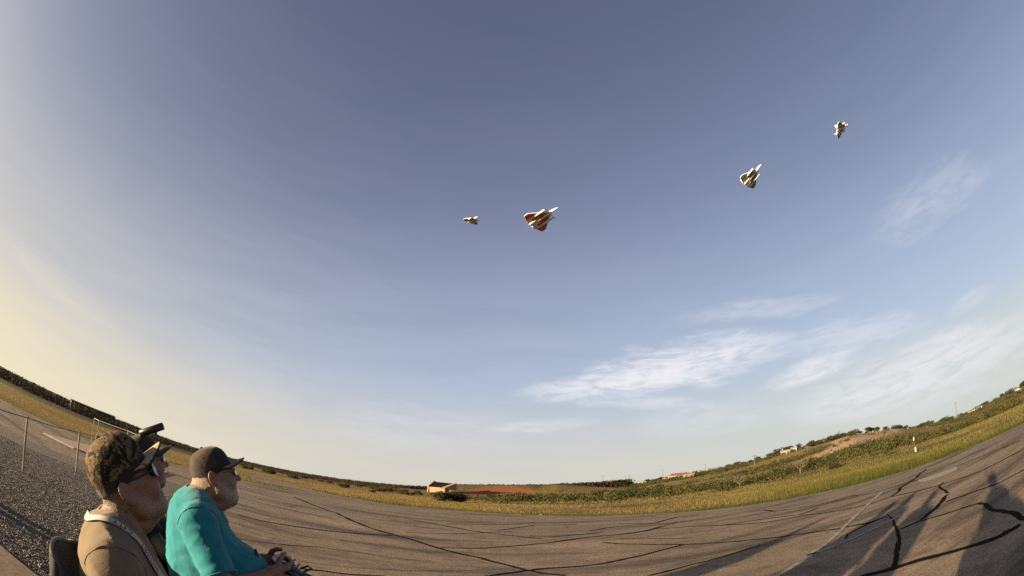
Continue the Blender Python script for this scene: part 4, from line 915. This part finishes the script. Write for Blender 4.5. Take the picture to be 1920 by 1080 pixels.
def make_person(o):
    """o: dict of pose and dress; builds Empty person > body, shirt, trousers, cap, glasses ... in local axes (x ahead, y left)"""
    x, y = o['pos']; e = empty('person', (x, y, 0), rad(90 - o['face'])); tag(e, o['label'], 'person', o.get('group'))
    zh = o['zh']; hx = o.get('hx', .03); Hh = np.array((hx, 0, zh)); sd = o.get('drop', .19); belly = o.get('belly', .17); fat = o.get('fat', 0.0); res = o.get('res', .006)
    Rh = np.array(Matrix.Rotation(rad(o.get('yaw', 0)), 3, 'Z') @ Matrix.Rotation(-rad(o.get('pitch', 0)), 3, 'Y') @ Matrix.Rotation(rad(o.get('roll', 0)), 3, 'X'))
    hp = lambda v: tuple(Hh + Rh @ (np.array(v) * o.get('hs', 1.0))); zs = zh - sd; sx = o.get('sx', -.05)
    stand = o.get('stand', False); hipz = .92 if stand else .53
    # --- body
    F = Field((-.36, -.50, -.02), (.78, .50, zh + .17), res)
    torso = [(('e', (sx + .005, 0, zs - .14), (.125 + fat, .175, .20), None), .05), (('e', (sx - .03, 0, zs - .02), (.085, .16, .10), None), .05),
             (('e', (.0 + belly * .35, 0, (zs + hipz) / 2 - .04), (belly, .175 + belly * .2, .20), None), .06), (('e', (-.01, 0, hipz + .02), (.155, .18, .13), None), .06)]
    for s in (1, -1): torso.append((('c', (sx - .005, s * .04, zs + .045), (sx, s * .165, zs - .01), .050, .056), .04))
    for p, k in torso: F.add(p, k)
    hs = o.get('hs', 1.0); nb = (sx - .005, 0, zs - .01); nt = hp((-.035, 0, -.04)); F.add(('c', nt, nb, .056 + fat * 1.2, .066 + fat), .03)
    HF = Field(np.array(hp((0, 0, -.03))) - .20, np.array(hp((0, 0, -.03))) + .19, o.get('hres', .005)); HF.add(('c', nt, nb, .058 + fat * 1.2, .067 + fat), .03)
    for p, k in head_prims(fat): HF.add(xform(p, Hh, Rh, hs), k)
    hx_ = lambda q: xform(q, Hh, Rh, hs); mo = o.get('mouth', 0)
    for s in (1, -1):
        HF.sub(hx_(('e', (.094, s * .031, .0), (.017, .015, .010), None)), .010); HF.add(hx_(('e', (.074, s * .030, -.001), (.012, .014, .010), None)), .004)
        HF.sub(hx_(('c', (.103, s * .020, -.030), (.088, s * .034, -.058), .004, .003)), .006)                       # fold beside the nose
        HF.sub(hx_(('e', (.108, s * .007, -.044), (.006, .004, .003), None)), .003)
        HF.add(hx_(('e', (.068, s * .050, -.045), (.018, .012, .016), None)), .02)
    HF.add(hx_(('c', (.086, -.022, -.050), (.086, .022, -.050), .0070, .0070)), .007); HF.add(hx_(('c', (.082, -.020, -.069 - .006 * mo), (.082, .020, -.069 - .006 * mo), .0085, .0085)), .007)
    HF.sub(hx_(('e', (.086, 0, -.0595 - .002 * mo), (.022, .030 + .006 * mo, .0025 + .0050 * mo), None)), .004)
    for a_, b_ in ear_prims(fat): HF.add(hx_(a_), .004); HF.sub(hx_(b_), .005); 
    for s in (1, -1): HF.add(hx_(('e', (-.004, s * (.078 + fat * .9), -.042), (.009, .006, .010), None)), .008)
    arms = {}
    for s, key in ((-1, 'R'), (1, 'L')):
        sh = (sx + .0, s * .185, zs - .035); el, wr = o['arm' + key]; arms[key] = (sh, el, wr); F.add(('c', sh, el, .055, .044), .03); F.add(('c', el, wr, .043, .028), .02)
        for p, k in hand_prims(wr, o['hand' + key][0], o['hand' + key][1], o['hand' + key][2], o['hand' + key][3]): F.add(p, k)
        if stand: hip, kn, an = (0, s * .10, .88), (.02, s * .11, .48), (-.02, s * .12, .09)
        else: hip, kn, an = (.02, s * .10, .53), (.43, s * .15, .50), (.47, s * .15, .09)
        F.add(('c', hip, kn, .085, .058), .03); F.add(('c', kn, an, .055, .036), .02); F.add(('c', (an[0] - .03, an[1], .05), (an[0] + .15, an[1] + s * .03, .03), .04, .032), .02)
    V, Q = F.mesh(); V2, Q2 = HF.mesh(); Q = np.concatenate([Q, Q2 + len(V)]); V = np.concatenate([V, V2])
    loc = (V - Hh) @ Rh / hs; g = lambda c, r: np.exp(-((loc - np.array(c)) ** 2).sum(1) / r ** 2)
    flush = np.clip(g((.112, 0, -.03), .022) + .6 * g((.07, .05, -.03), .03) + .6 * g((.07, -.05, -.03), .03) + 1.0 * g((.088, 0, -.06), .02) + .7 * g((-.012, .085, -.008), .034) + .7 * g((-.012, -.085, -.008), .034), 0, 1)
    stub = np.clip(1.5 * g((.065, 0, -.095), .055) + 1.0 * g((.035, .055, -.085), .045) + 1.0 * g((.035, -.055, -.085), .045) + .5 * g((.0, .07, -.05), .03) + .5 * g((.0, -.07, -.05), .03) + .8 * g((.092, 0, -.047), .022) - 1.2 * g((.092, 0, -.060), .014), 0, 1) * o.get('stubble', .4)
    body = obj('body', mesh_np('body', V, Q, SKIN, True, {'flush': flush, 'stubble': stub}), e)
    # --- shirt with open collar and sleeves
    cl = o['shirt']; S = Field((-.36, -.50, hipz - .12), (.55, .50, zh + .05), res)
    for p, k in torso: S.add(p, k, grow=.014)
    sl = o.get('sleeve', .62)
    for s, key in ((-1, 'R'), (1, 'L')):
        sh, el, wr = (np.array(q) for q in arms[key]); d = (el - sh); L = np.linalg.norm(d); d /= L; end = sh + d * L * min(sl, 1.0)
        S.add(('c', tuple(sh), tuple(sh + d * L), .077, .074), .035, cuts=[(end, d)], hole=('c', tuple(sh + d * L * (sl - .12)), tuple(sh + d * L * 1.3), .047, .052))
        if sl > 1: S.add(('c', tuple(el), tuple(wr), .055, .042), .02, cuts=[(wr, (wr - el) / np.linalg.norm(wr - el))])
    S.ripple(.0022, 46, o.get('seed', 1)); S.ripple(.0021, 24, o.get('seed', 1) + 7, True)
    S.sub(('c', tuple(np.array(nt) + (np.array(nt) - np.array(nb)) * .6), nb, .066 + fat * 1.2, .073 + fat), .006); S.cut((0, 0, hipz - .07), (0, 0, -1))
    shirt = obj('shirt', mesh_np('shirt', *S.mesh(), cl, True), e)
    # collar ring
    ax = (Vector(nt) - Vector(nb)).normalized(); u = ax.cross(Vector((0, 1, 0))).normalized(); v = ax.cross(u); cc = Vector(nb) + ax * o.get('collar', .030); rr = .071 + fat * 1.1
    ring = [cc + (u * math.cos(a) + v * math.sin(a)) * rr - Vector((0, 0, .022)) * (0.5 + .5 * math.cos(a) * (1 if u.x > 0 else -1)) for a in np.linspace(0, 2 * math.pi, 33)]
    MB().tube(ring, .0085, 8, False).build('collar', cl, shirt, True)
    # shoulder seam on the near sleeve
    for s, key in ((-1, 'R'), (1, 'L')):
        sh, el, wr = (Vector(q) for q in arms[key]); d = (el - sh).normalized(); uu = d.cross(Vector((1, 0, 0))).normalized(); vv = d.cross(uu)
        en = sh + d * (el - sh).length * min(sl, 1) * .985; MB().tube([en + (uu * math.cos(a) + vv * math.sin(a)) * .0745 for a in np.linspace(0, 2 * math.pi, 25)], .0035, 6, False).build('hem', cl, shirt, True)
    o['S'] = S
    for s, key in ((-1, 'R'), (1, 'L')):
        sh, el, wr = (Vector(q) for q in arms[key]); d = ((el - sh).normalized() + Vector((0, s * .9, .2))).normalized(); uu = d.cross(Vector((1, 0, 0))).normalized(); vv = d.cross(uu); c0 = sh - Vector((0, s * .012, 0)) + d * .0; pts = []
        for a_ in np.linspace(-1.9, 1.9, 23):
            n_v = (-uu * s * math.cos(a_) + vv * math.sin(a_)); n_v = n_v if (uu * -s).z > 0 else Vector((n_v.x, n_v.y, -n_v.z)); pts.append(on_shirt(o, c0, n_v, .0006))
        MB().tube(pts, .0017, 5).build('sleeve_seam', o.get('seam', cl), shirt, True)
    # --- trousers and shoes
    T_ = Field((-.30, -.40, -.02), (.75, .40, hipz + .16), .012); T_.add(('e', (-.01, 0, hipz + .02), (.165, .19, .13), None), .05)
    for s in (1, -1):
        if stand: hip, kn, an = (0, s * .10, .88), (.02, s * .11, .48), (-.02, s * .12, .09)
        else: hip, kn, an = (.02, s * .10, .53), (.43, s * .15, .50), (.47, s * .15, .09)
        T_.add(('c', hip, kn, .10, .075), .04); T_.add(('c', kn, an, .072, .062), .03, cuts=[((0, 0, .10), (0, 0, -1))])
    T_.ripple(.005, 40, 3); obj('trousers', mesh_np('trousers', *T_.mesh(), DENIM, True), e)
    for s in (1, -1):
        an = (-.02, s * .12) if stand else (.47, s * .15)
        Fs = Field((an[0] - .12, an[1] - .12, -.01), (an[0] + .26, an[1] + .12, .14), .01); Fs.add(('c', (an[0] - .03, an[1], .055), (an[0] + .16, an[1] + s * .03, .04), .052, .044), .02); Fs.add(('c', (an[0], an[1], .06), (an[0], an[1], .11), .045, .045), .02); Fs.cut((0, 0, 0.002), (0, 0, -1))
        obj('shoe', mesh_np('shoe', *Fs.mesh(), SHOE, True), e)
    # --- hair and beard: thin shells over the head
    def shell(name, mat, grow, region, sub=None, rip=.0007):
        c = hp((0, 0, -.02)); B = Field(np.array(c) - .16, np.array(c) + .16, .0036)
        for p, k in head_prims(fat): B.add(xform(p, Hh, Rh, hs), k, grow=0)
        B.add(('c', nt, nb, .058 + fat * 1.2, .066 + fat), .03); B.f -= grow
        B.ripple(rip, 330, 5); B.inter(xform(region, Hh, Rh, hs))
        for q in (sub or []): B.sub(xform(q, Hh, Rh, hs), .006)
        if (B.f < 0).sum() > 30: obj(name, mesh_np(name, *B.mesh(), mat, True), e)
    if o.get('hair'): shell('hair', o['hair'], .0016, ('e', (-.065, 0, -.018), (.070, .11, .055), None), [('e', (-.012, .086, -.01), (.026, .02, .04), None), ('e', (-.012, -.086, -.01), (.026, .02, .04), None)])
    if o.get('beard'): shell('beard', o['beard'], .0026, ('e', (.040, 0, -.096), (.082, .105, .064), None), [('e', (.096, 0, -.058), (.02, .024, .010), None), ('e', (.075, .055, -.028), (.03, .03, .03), None), ('e', (.075, -.055, -.028), (.03, .03, .03), None)], .0016)
    # --- cap
    def place(V): return [hp(q) for q in V]
    cp = o.get('cap')
    if cp:
        a, b, hgt_c = .106 * cp.get('s', 1), .087 * cp.get('s', 1), cp.get('h', .118); Cc = np.array((-.011, 0, cp.get('z', .014))); tilt = cp.get('tilt', .20); V = []; Fc = []; n, m = 60, 16
        for i in range(m + 1):
            t = i / m; pr = (1 - t ** 2.7) ** (1 / 2.3) if t < 1 else 0.0
            for j in range(n):
                ph = 2 * math.pi * j / n; seam = 1 - .012 * math.exp(-((((ph * 6 / (2 * math.pi)) % 1) - .5) / .04) ** 2) * (1 if t > .12 else 0)
                puff = 1 + cp.get('puff', .0) * math.sin(t * math.pi) * (1 + .35 * math.sin(3 * ph + 1) + .3 * math.sin(7 * ph + 5 * t) + .25 * math.sin(11 * ph - 4 * t))
                q = np.array((a * pr * puff * seam * math.cos(ph), b * pr * puff * seam * math.sin(ph), hgt_c * t * (1 + .12 * math.cos(ph) * (1 - t)) ))
                q = np.array(Matrix.Rotation(-tilt, 3, 'Y')) @ q; V.append(Cc + q)
        for i in range(m):
            for j in range(n): Fc.append((i * n + j, i * n + (j + 1) % n, (i + 1) * n + (j + 1) % n, (i + 1) * n + j))
        cap = obj_py('cap', place(V), Fc, cp['mat'], e, True)
        if cp.get('panel'):
            Vp = []; Fp = []
            for i in range(1, 12):
                t = i / m; pr = (1 - t ** 2.7) ** (1 / 2.3)
                for j in range(25):
                    ph = -math.pi * .36 + math.pi * .72 * j / 24; q = np.array((a * pr * 1.012 * math.cos(ph), b * pr * 1.012 * math.sin(ph), hgt_c * t * (1 + .12 * math.cos(ph) * (1 - t)) + .001)); Vp.append(Cc + np.array(Matrix.Rotation(-tilt, 3, 'Y')) @ q)
            for i in range(10):
                for j in range(24): Fp.append((i * 25 + j, i * 25 + j + 1, (i + 1) * 25 + j + 1, (i + 1) * 25 + j))
            obj_py('front_panel', place(Vp), Fp, cp['panel'], cap, True)
        # band, button and curved brim
        Vb = []; Fb = []
        for j in range(n):
            ph = 2 * math.pi * j / n
            for dz, g_ in ((-.012, 1.012), (.014, 1.014)): Vb.append(Cc + np.array(Matrix.Rotation(-tilt, 3, 'Y')) @ np.array((a * g_ * math.cos(ph), b * g_ * math.sin(ph), dz)))
        for j in range(n): Fb.append((2 * j, 2 * ((j + 1) % n), 2 * ((j + 1) % n) + 1, 2 * j + 1))
        obj_py('band', place(Vb), Fb, cp.get('band', cp['mat']), cap, True)
        top = Cc + np.array(Matrix.Rotation(-tilt, 3, 'Y')) @ np.array((0, 0, hgt_c)); MB().tube([hp(top - np.array((0, 0, .004))), hp(top + np.array((0, 0, .005)))], [.010, .005], 8).build('button', cp['mat'], cap, True)
        def brim(z0, flip):
            Vr = []; Fr = []; nu, nv = 24, 8; Lb = cp.get('brim', .072)
            for i in range(nv + 1):
                v_ = i / nv
                for j in range(nu + 1):
                    u_ = -1 + 2 * j / nu; ph = u_ * rad(66); ext = Lb * v_ * math.cos(u_ * 1.35) ** .55 if abs(u_) < 1 else 0
                    q = np.array(((a + .001) * math.cos(ph) + ext, (b + .001) * math.sin(ph) * (1 - .10 * v_), -.004 + z0 + cp.get('curve', .03) * (1 - u_ * u_) * ext / Lb + (cp.get('lift', .0) - .016 * v_) * ext / Lb)); Vr.append(Cc + np.array(Matrix.Rotation(-tilt, 3, 'Y')) @ q)
            for i in range(nv):
                for j in range(nu): q = (i * (nu + 1) + j, (i + 1) * (nu + 1) + j, (i + 1) * (nu + 1) + j + 1, i * (nu + 1) + j + 1); Fr.append(q if not flip else q[::-1])
            return place(Vr), Fr, nu, nv
        V1, F1, nu, nv = brim(.0035, False); V2, F2, _, _ = brim(0, True); k0 = len(V1); rim = []
        br = obj_py('brim', V1, F1, cp.get('brim_mat', cp['mat']), cap, True); un = obj_py('brim_underside', V2, F2, UNDER, br, True)
        edge_ = [((np.array(V1[nv * (nu + 1) + j]) + np.array(V2[nv * (nu + 1) + j])) / 2).tolist() for j in range(nu + 1)]; MB().tube(edge_, .003, 6).build('brim_edge', cp.get('edge', UNDER), br, True)
        o['brim_top'] = hp(Cc + np.array(Matrix.Rotation(-tilt, 3, 'Y')) @ np.array((a + .045, 0, .02 + cp.get('lift', .05) * .2)))
        o['brim_dir'] = Rh @ (np.array(Matrix.Rotation(-tilt, 3, 'Y')) @ np.array((1, 0, .25)))
    # --- glasses
    gl = o.get('glasses')
    if gl:
        lens = LENSD if gl == 'sun' else LENSC; big = gl == 'sun'; w_, h_ = (.029, .022) if big else (.025, .016); gx = .108; gz = .004; r_ = .0022 if big else .0012; fr = MB()
        fr.tube([hp((gx, -.010, gz + .006)), hp((gx + .004, 0, gz + .008)), hp((gx, .010, gz + .006))], r_, 6)
        for s in (1, -1):
            loop = [hp((gx - .010 * abs(math.cos(t)) * (1 if math.cos(t) > 0 else 0), s * (.036 + w_ * math.cos(t)), gz + h_ * math.sin(t) - .002)) for t in np.linspace(0, 2 * math.pi, 21)]; fr.tube(loop, r_, 6, False)
            fr.tube([hp((gx - .011, s * (.036 + w_), gz + .006)), hp((.07, s * .076, gz + .006)), hp((.0, s * .080, gz + .012)), hp((-.022, s * .084, gz + .004)), hp((-.034, s * .084, gz - .022))], r_ * 1.05, 6)
        g_ = fr.build('glasses', FRAMEM if big else GALV, e, True)
        for s in (1, -1):
            loop = [hp((gx - .0005 - .010 * max(0, math.cos(t)), s * (.036 + w_ * math.cos(t)), gz + h_ * math.sin(t) - .002)) for t in np.linspace(0, 2 * math.pi, 21)[:-1]]; obj_py('lens', loop + [hp((gx + .001, s * .036, gz - .002))], [(k, (k + 1) % 20, 20) for k in range(20)], lens, g_, True)
        o['lens_side'] = hp((gx - .006, -.07, gz + .018))
    if o.get('mouth'): MB().box((0, 0, 0), (.006, .034, .007)).build('teeth', TEETH, e).matrix_local = Matrix.Translation(Vector(hp((.080, 0, -.0565)))) @ Matrix(Rh.tolist()).to_4x4()
    o['hp'] = hp; o['obj'] = e; o['nb'] = nb; o['nt'] = nt; o['Rh'] = Rh; o['S'] = S; o['arms'] = arms
    return e

# folding camp chair > back_panel, seat_panel, frame tubes, arm rests
CHFAB = cloth('black_chair_fabric', (0.020, 0.018, 0.018), (0.012, 0.011, 0.011))
CHMET = plain('chair_tube', (0.06, 0.055, 0.05), .35, .1, 30, metal=.5)
def make_chair(pos, face, label, top=.95, z0=0.0):
    e = empty('camp_chair', (pos[0], pos[1], z0), rad(90 - face)); tag(e, label, 'chair', 'black camp chairs'); w = .27
    V = []; Fc = []; nu, nv = 14, 12
    for i in range(nv + 1):
        v_ = i / nv; z = .46 + (top - .46) * v_; half = w * (1 if v_ < .72 else math.sqrt(max(0, 1 - ((v_ - .72) / .28) ** 2)) * .45 + .55)
        for j in range(nu + 1): u_ = -1 + 2 * j / nu; V.append((-.20 - .13 * v_ - .045 * (1 - u_ * u_) , half * u_, z - (.035 * u_ * u_ if v_ > .7 else 0)))
    for i in range(nv):
        for j in range(nu): Fc.append((i * (nu + 1) + j, i * (nu + 1) + j + 1, (i + 1) * (nu + 1) + j + 1, (i + 1) * (nu + 1) + j))
    b = obj_py('back_panel', V, Fc, CHFAB, e, True); md = b.modifiers.new('thick', 'SOLIDIFY'); md.thickness = .022
    rimp = [V[i * (nu + 1)] for i in range(nv + 1)] + [V[nv * (nu + 1) + j] for j in range(1, nu)] + [V[i * (nu + 1) + nu] for i in range(nv, -1, -1)]
    MB().tube([(p[0] - .012, p[1], p[2]) for p in rimp], .008, 6).build('piping', CHMET, b, True)
    s = MB(); s.box((.02, 0, .435), (.46, .52, .02)); s.build('seat_panel', CHFAB, e, bevel=.008)
    for sg in (1, -1):
        MB().tube([(-.30, sg * .29, .01), (.24, sg * .29, .44)], .011, 8).build('leg', CHMET, e); MB().tube([(.28, sg * .285, .01), (-.24, sg * .275, .46), (-.33, sg * .25, top - .12)], .011, 8).build('leg', CHMET, e)
        MB().box((.0, sg * .31, .64), (.42, .07, .022)).build('arm_rest', CHFAB, e, bevel=.008); MB().tube([(.20, sg * .31, .43), (.20, sg * .31, .63)], .010, 8).build('arm_post', CHMET, e)
    MB().tube([(-.28, -.29, .03), (.26, .285, .03)], .009, 6).build('brace', CHMET, e)
    return e

# the man in the khaki shirt, nearest the camera
P1 = dict(pos=(-1.011, .895), face=48, zh=1.153, pitch=39, yaw=4, roll=7, hs=.93, drop=.185, sx=.012, fat=.003, hres=.0030, belly=.16, res=.0052, shirt=KHAKI, seam=SEAMD, seed=3, stubble=.28, mouth=1, sleeve=.66,
          label='person in khaki shirt and camouflage cap with sunglasses and lettered lanyard', armR=((.10, -.25, .72), (.33, -.12, .62)), armL=((.10, .25, .72), (.33, .10, .62)),
          handR=((1, .35, -.1), (0, 0, -1), -1, .5), handL=((1, -.35, -.1), (0, 0, -1), 1, .5), cap=dict(mat=CAMO, band=BROWND, brim_mat=CAMOL, puff=.035, h=.124, s=1.0, tilt=.13, z=.028, lift=-.018, curve=.042, brim=.070), glasses='sun', hair=HAIRG)
make_person(P1)
make_chair((-.885, 1.015), 48, 'black fabric camp chair under the person in the khaki shirt', .905)
# the man in teal flying with the transmitter
P2 = dict(pos=(-1.188, 1.579), face=52, zh=1.212, pitch=20, drop=.168, hs=.89, sx=-.03, hres=.0034, stubble=1.0, fat=.012, belly=.23, res=.0058, shirt=TEALC, seam=SEAMT, seed=5, sleeve=.80,
          label='person in teal shirt and brown cap holding a radio transmitter', armR=((.07, -.275, .80), (.275, -.125, .852)), armL=((.07, .275, .80), (.275, .125, .852)),
          handR=((.8, .42, .10), (.2, 1, .1), 1, .75), handL=((.8, -.42, .10), (.2, -1, .1), -1, .75), cap=dict(mat=BROWNC, panel=BROWND, band=BROWND, brim_mat=BROWNL, puff=.0, h=.114, tilt=.24, z=.020, lift=-.018, curve=.034), glasses='clear', hair=HAIRS)
make_person(P2)
make_chair((-1.188, 1.579), 52, 'black camp chair under the person in the teal shirt', .82)
# the man in black behind
P3_ = dict(pos=(-1.735, 1.685), face=41, zh=1.165, pitch=22, drop=.165, fat=.006, belly=.18, res=.0075, shirt=BLACKC, seed=9, sleeve=.7,
           label='person in black shirt and dark cap, mostly hidden behind the khaki shirt', armR=((.12, -.27, .78), (.36, -.10, .86)), armL=((.10, .27, .78), (.33, .12, .84)),
           handR=((.8, .42, .10), (.2, 1, .1), 1, .75), handL=((.8, -.42, .10), (.2, -1, .1), -1, .75), cap=dict(mat=BROWND, brim_mat=BROWNC, h=.118, tilt=.24, z=.018, lift=-.018, curve=.034), glasses='clear', hair=HAIRG)
make_person(P3_)
make_chair((-1.70, 1.715), 40, 'black camp chair under the person in the black shirt', .64, .012)

# --- lanyard of the khaki man: a flat strap that follows the shirt, with lettering
STRAP = plain('lanyard_webbing', (0.42, 0.39, 0.33), .8, .08, 60); STRAPE = plain('lanyard_edge', (0.02, .02, .02), .8, .1, 60)
REDT = plain('red_print', (0.45, 0.03, 0.05), .7, .05, 60); BLKT = plain('black_print', (0.012, .012, .02), .7, .05, 60)
def lanyard(o):
    sx, zs = o.get('sx', -.05), o['zh'] - o['drop']; ln = empty('lanyard', (0, 0, 0)); ln.parent = o['obj']; ln_parts = []
    def path(s):
        up_ = (0, 0, 1); raw = [((sx - .062, 0, zs), (-.9, 0, 1)), ((sx - .055, s * .045, zs), (-.6, s * .4, 1)), ((sx - .03, s * .070, zs), (-.2, s * .6, 1)), ((sx + .0, s * .080, zs), (0, s * .5, 1)), ((sx + .03, s * .082, zs - .01), (.4, s * .4, 1)),
               ((sx + .03, s * .080, zs - .04), (1, s * .1, .8)), ((sx + .03, s * .068, zs - .085), (1, 0, .45)), ((sx + .03, s * .055, zs - .14), (1, 0, .2)), ((sx + .03, s * .040, zs - .21), (1, 0, .05)), ((sx + .03, s * .02, zs - .30), (1, 0, 0))]
        P = [Vector(on_shirt(o, p, n)) for p, n in raw]; N = []; out = []
        for p in P:
            i = np.clip(np.round((np.array(p) - o['S'].lo) / o['S'].res).astype(int), 4, o['S'].n - 5); f = o['S'].f; h = 3
            N.append(Vector((f[i[0] + h, i[1], i[2]] - f[i[0] - h, i[1], i[2]], f[i[0], i[1] + h, i[2]] - f[i[0], i[1] - h, i[2]], f[i[0], i[1], i[2] + h] - f[i[0], i[1], i[2] - h])).normalized())
        for k in range(len(P) - 1):                                   # Catmull-Rom through the draped points
            p0, p1, p2, p3 = P[max(0, k - 1)], P[k], P[k + 1], P[min(len(P) - 1, k + 2)]
            for q in range(6):
                t = q / 6; out.append((0.5 * ((2 * p1) + (p2 - p0) * t + (2 * p0 - 5 * p1 + 4 * p2 - p3) * t * t + (3 * p1 - p0 - 3 * p2 + p3) * t ** 3), N[k].lerp(N[k + 1], t).normalized()))
        return out + [(P[-1], N[-1])]
    for s in (-1, 1):
        Q = path(s); V = []; Ve = []; Fc = []; fr = []; w = .0120
        for k, (p, n) in enumerate(Q):
            t = (Q[min(k + 1, len(Q) - 1)][0] - Q[max(k - 1, 0)][0]).normalized(); b = t.cross(n).normalized(); nn = b.cross(t).normalized(); fr.append((p, t, b, nn))
            V += [tuple(p - b * w + nn * .0015), tuple(p + b * w + nn * .0015)]; Ve += [tuple(p - b * w * 1.14 + nn * .0004), tuple(p + b * w * 1.14 + nn * .0004)]
        for k in range(len(Q) - 1): Fc.append((2 * k, 2 * k + 1, 2 * k + 3, 2 * k + 2))
        st = obj_py('strap', V, Fc, STRAP, o['obj'], True); obj_py('strap_edge', Ve, Fc, STRAPE, st, True)
        if s > 0: continue
        L = [0.0]
        for k in range(1, len(fr)): L.append(L[-1] + (fr[k][0] - fr[k - 1][0]).length)
        def frame_at(d):
            d = max(0, min(L[-1] - 1e-4, d)); k = max(i for i in range(len(L)) if L[i] <= d); k = min(k, len(L) - 2); t = (d - L[k]) / (L[k + 1] - L[k] + 1e-9)
            return [fr[k][q].lerp(fr[k + 1][q], t) for q in range(4)]
        for txt, mat, d0 in (('HOBBY', REDT, o['text0']), ('CITY', BLKT, o['text1'])):
            cu = bpy.data.curves.new('text', 'FONT'); cu.body = txt; cu.size = .026; cu.space_character = 1.12; to = bpy.data.objects.new('text', cu); COL.objects.link(to)
            me = bpy.data.meshes.new_from_object(to.evaluated_get(bpy.context.evaluated_depsgraph_get())); bpy.data.objects.remove(to); V = []
            for v in me.vertices:                                   # read from the chest end up to the neck
                p, t, b, nn = frame_at(d0 - v.co.x); V.append(p + b * (v.co.y - .0082) + nn * .0024)
            for v, q in zip(me.vertices, V): v.co = q
            me.materials.append(mat); obj('lettering', me, st)
    bpy.data.objects.remove(ln)
P1['text0'] = .365; P1['text1'] = .240
lanyard(P1)

# clip-on light standing on the camouflage brim
def cap_light(o):
    p = Vector((0, 0, CAM_H)) + Vector(dir_of(284, 809)) * 1.25; a_ = rad(o['face'] + 4); d = Vector((math.sin(a_) * math.cos(.55), math.cos(a_) * math.cos(.55), math.sin(.55)))
    c = empty('cap_light', p); tag(c, 'black clip-on light bar above the camouflage cap brim', 'cap light'); a = d * .036; up = Vector((0, 0, .004))
    MB().tube([up - a * 1.04, up - a, up + a, up + a * 1.06], [.006, .0100, .0100, .006], 10).build('light_bar', FRAMEM, c, True)
    MB().tube([up + a * .45, up + a * .4 - Vector((0, 0, .02))], .004, 6).build('clip', FRAMEM, c)
cap_light(P1)

# radio transmitter in the teal man's hands
def transmitter(o, lx, lz, label, tilt=.5):
    e = o['obj']; Rz = Matrix.Rotation(e.rotation_euler.z, 3, 'Z'); c = empty('radio_transmitter', Vector(e.location) + Rz @ Vector((lx, 0, lz))); c.rotation_euler = (0, tilt, e.rotation_euler.z); tag(c, label, 'transmitter')
    b = MB(); b.box((0, 0, 0), (.115, .165, .040)); b.box((-.062, 0, -.004), (.03, .10, .034)); case = b.build('case', FRAMEM, c, bevel=.01)
    for s in (1, -1):
        g = MB().tube([(.012, s * .048, .02), (.012, s * .048, .024)], .020, 14).build('gimbal', CHMET, case); MB().tube([(.012, s * .048, .024), (.014, s * .046, .05)], .0035, 8).build('stick', GALV, g)
        MB().tube([(.045, s * .07, .02), (.047, s * .07, .034)], .003, 6).build('switch', GALV, case)
        MB().tube([(-.04, s * .085, -.01), (.04, s * .085, -.01)], .016, 8).build('grip', FRAMEM, case, True)
    MB().box((-.035, 0, .0215), (.03, .05, .003)).build('screen', LENSD, case)
    h = MB().tube([(.05, -.03, .022), (.075, -.03, .055), (.075, .03, .055), (.05, .03, .022)], .005, 8).build('handle', FRAMEM, case, True)
    MB().tube([(.06, 0, .012), (.10, 0, .02), (.20, -.03, .022)], [.006, .006, .004], 8).build('antenna', FRAMEM, case, True)
    return c
transmitter(P2, .375, .862, 'black radio transmitter held in front of the teal shirt')
# small clip on the teal chest
q = on_shirt(P2, (.05, -.05, P2['zh'] - P2['drop'] - .17), (1, -.1, .25)); MB().box(tuple(q), (.012, .016, .05), mat=Matrix.Rotation(-.35, 3, 'Y')).build('pocket_clip', FRAMEM, P2['obj'], bevel=.002)

# people outside the picture whose long shadows fall into it
REST = dict(handR=((1, .35, -.1), (0, 0, -1), -1, .5), handL=((1, -.35, -.1), (0, 0, -1), 1, .5))
P4 = dict(pos=(-3.25, .58), face=55, zh=1.14, pitch=15, drop=.19, belly=.19, res=.012, shirt=DENIM, seed=2, label='seated person in blue shirt left of the picture, shading the teal shirt', armR=((.10, -.27, .72), (.33, -.12, .62)), armL=((.10, .27, .72), (.33, .10, .62)), cap=dict(mat=BROWNC), **REST)  # unseen sitter and chair, added so their shadow falls on the teal shirt
make_person(P4); make_chair((-3.25, .58), 55, 'black camp chair under the unseen person added left of the picture', .9, .05)
P5 = dict(pos=(-6.7, .9), face=60, zh=1.60, stand=True, pitch=15, drop=.20, belly=.16, res=.012, shirt=KHAKI, seed=4, label='standing person left of the picture whose shadow crosses the runway', armR=((.02, -.27, 1.12), (.12, -.26, .88)), armL=((.02, .27, 1.12), (.12, .26, .88)),
          handR=((.2, 0, -1), (0, 1, 0), 1, .4), handL=((.2, 0, -1), (0, -1, 0), -1, .4), cap=dict(mat=BROWND))
make_person(P5)
P6 = dict(pos=(-.12, -.34), face=20, zh=1.10, pitch=18, drop=.19, belly=.19, res=.012, shirt=BLACKC, seed=6, label='seated camera operator behind the lens whose shadow lies at right', armR=((.08, -.27, .70), (.33, -.12, .62)), armL=((.08, .27, .70), (.33, .10, .62)), cap=dict(mat=BLACKC), **REST)
make_person(P6); make_chair((-.12, -.34), 20, 'black camp chair under the camera operator', .85)
c = empty('action_camera', (-.045, -.11, 1.265)); tag(c, 'small action camera on a cap mount behind the lens', 'camera')
MB().box((0, 0, .02), (.06, .03, .045)).build('housing', FRAMEM, c, bevel=.004); MB().tube([(0, 0, .0), (-.01, -.03, -.05)], .008, 8).build('mount', FRAMEM, c)
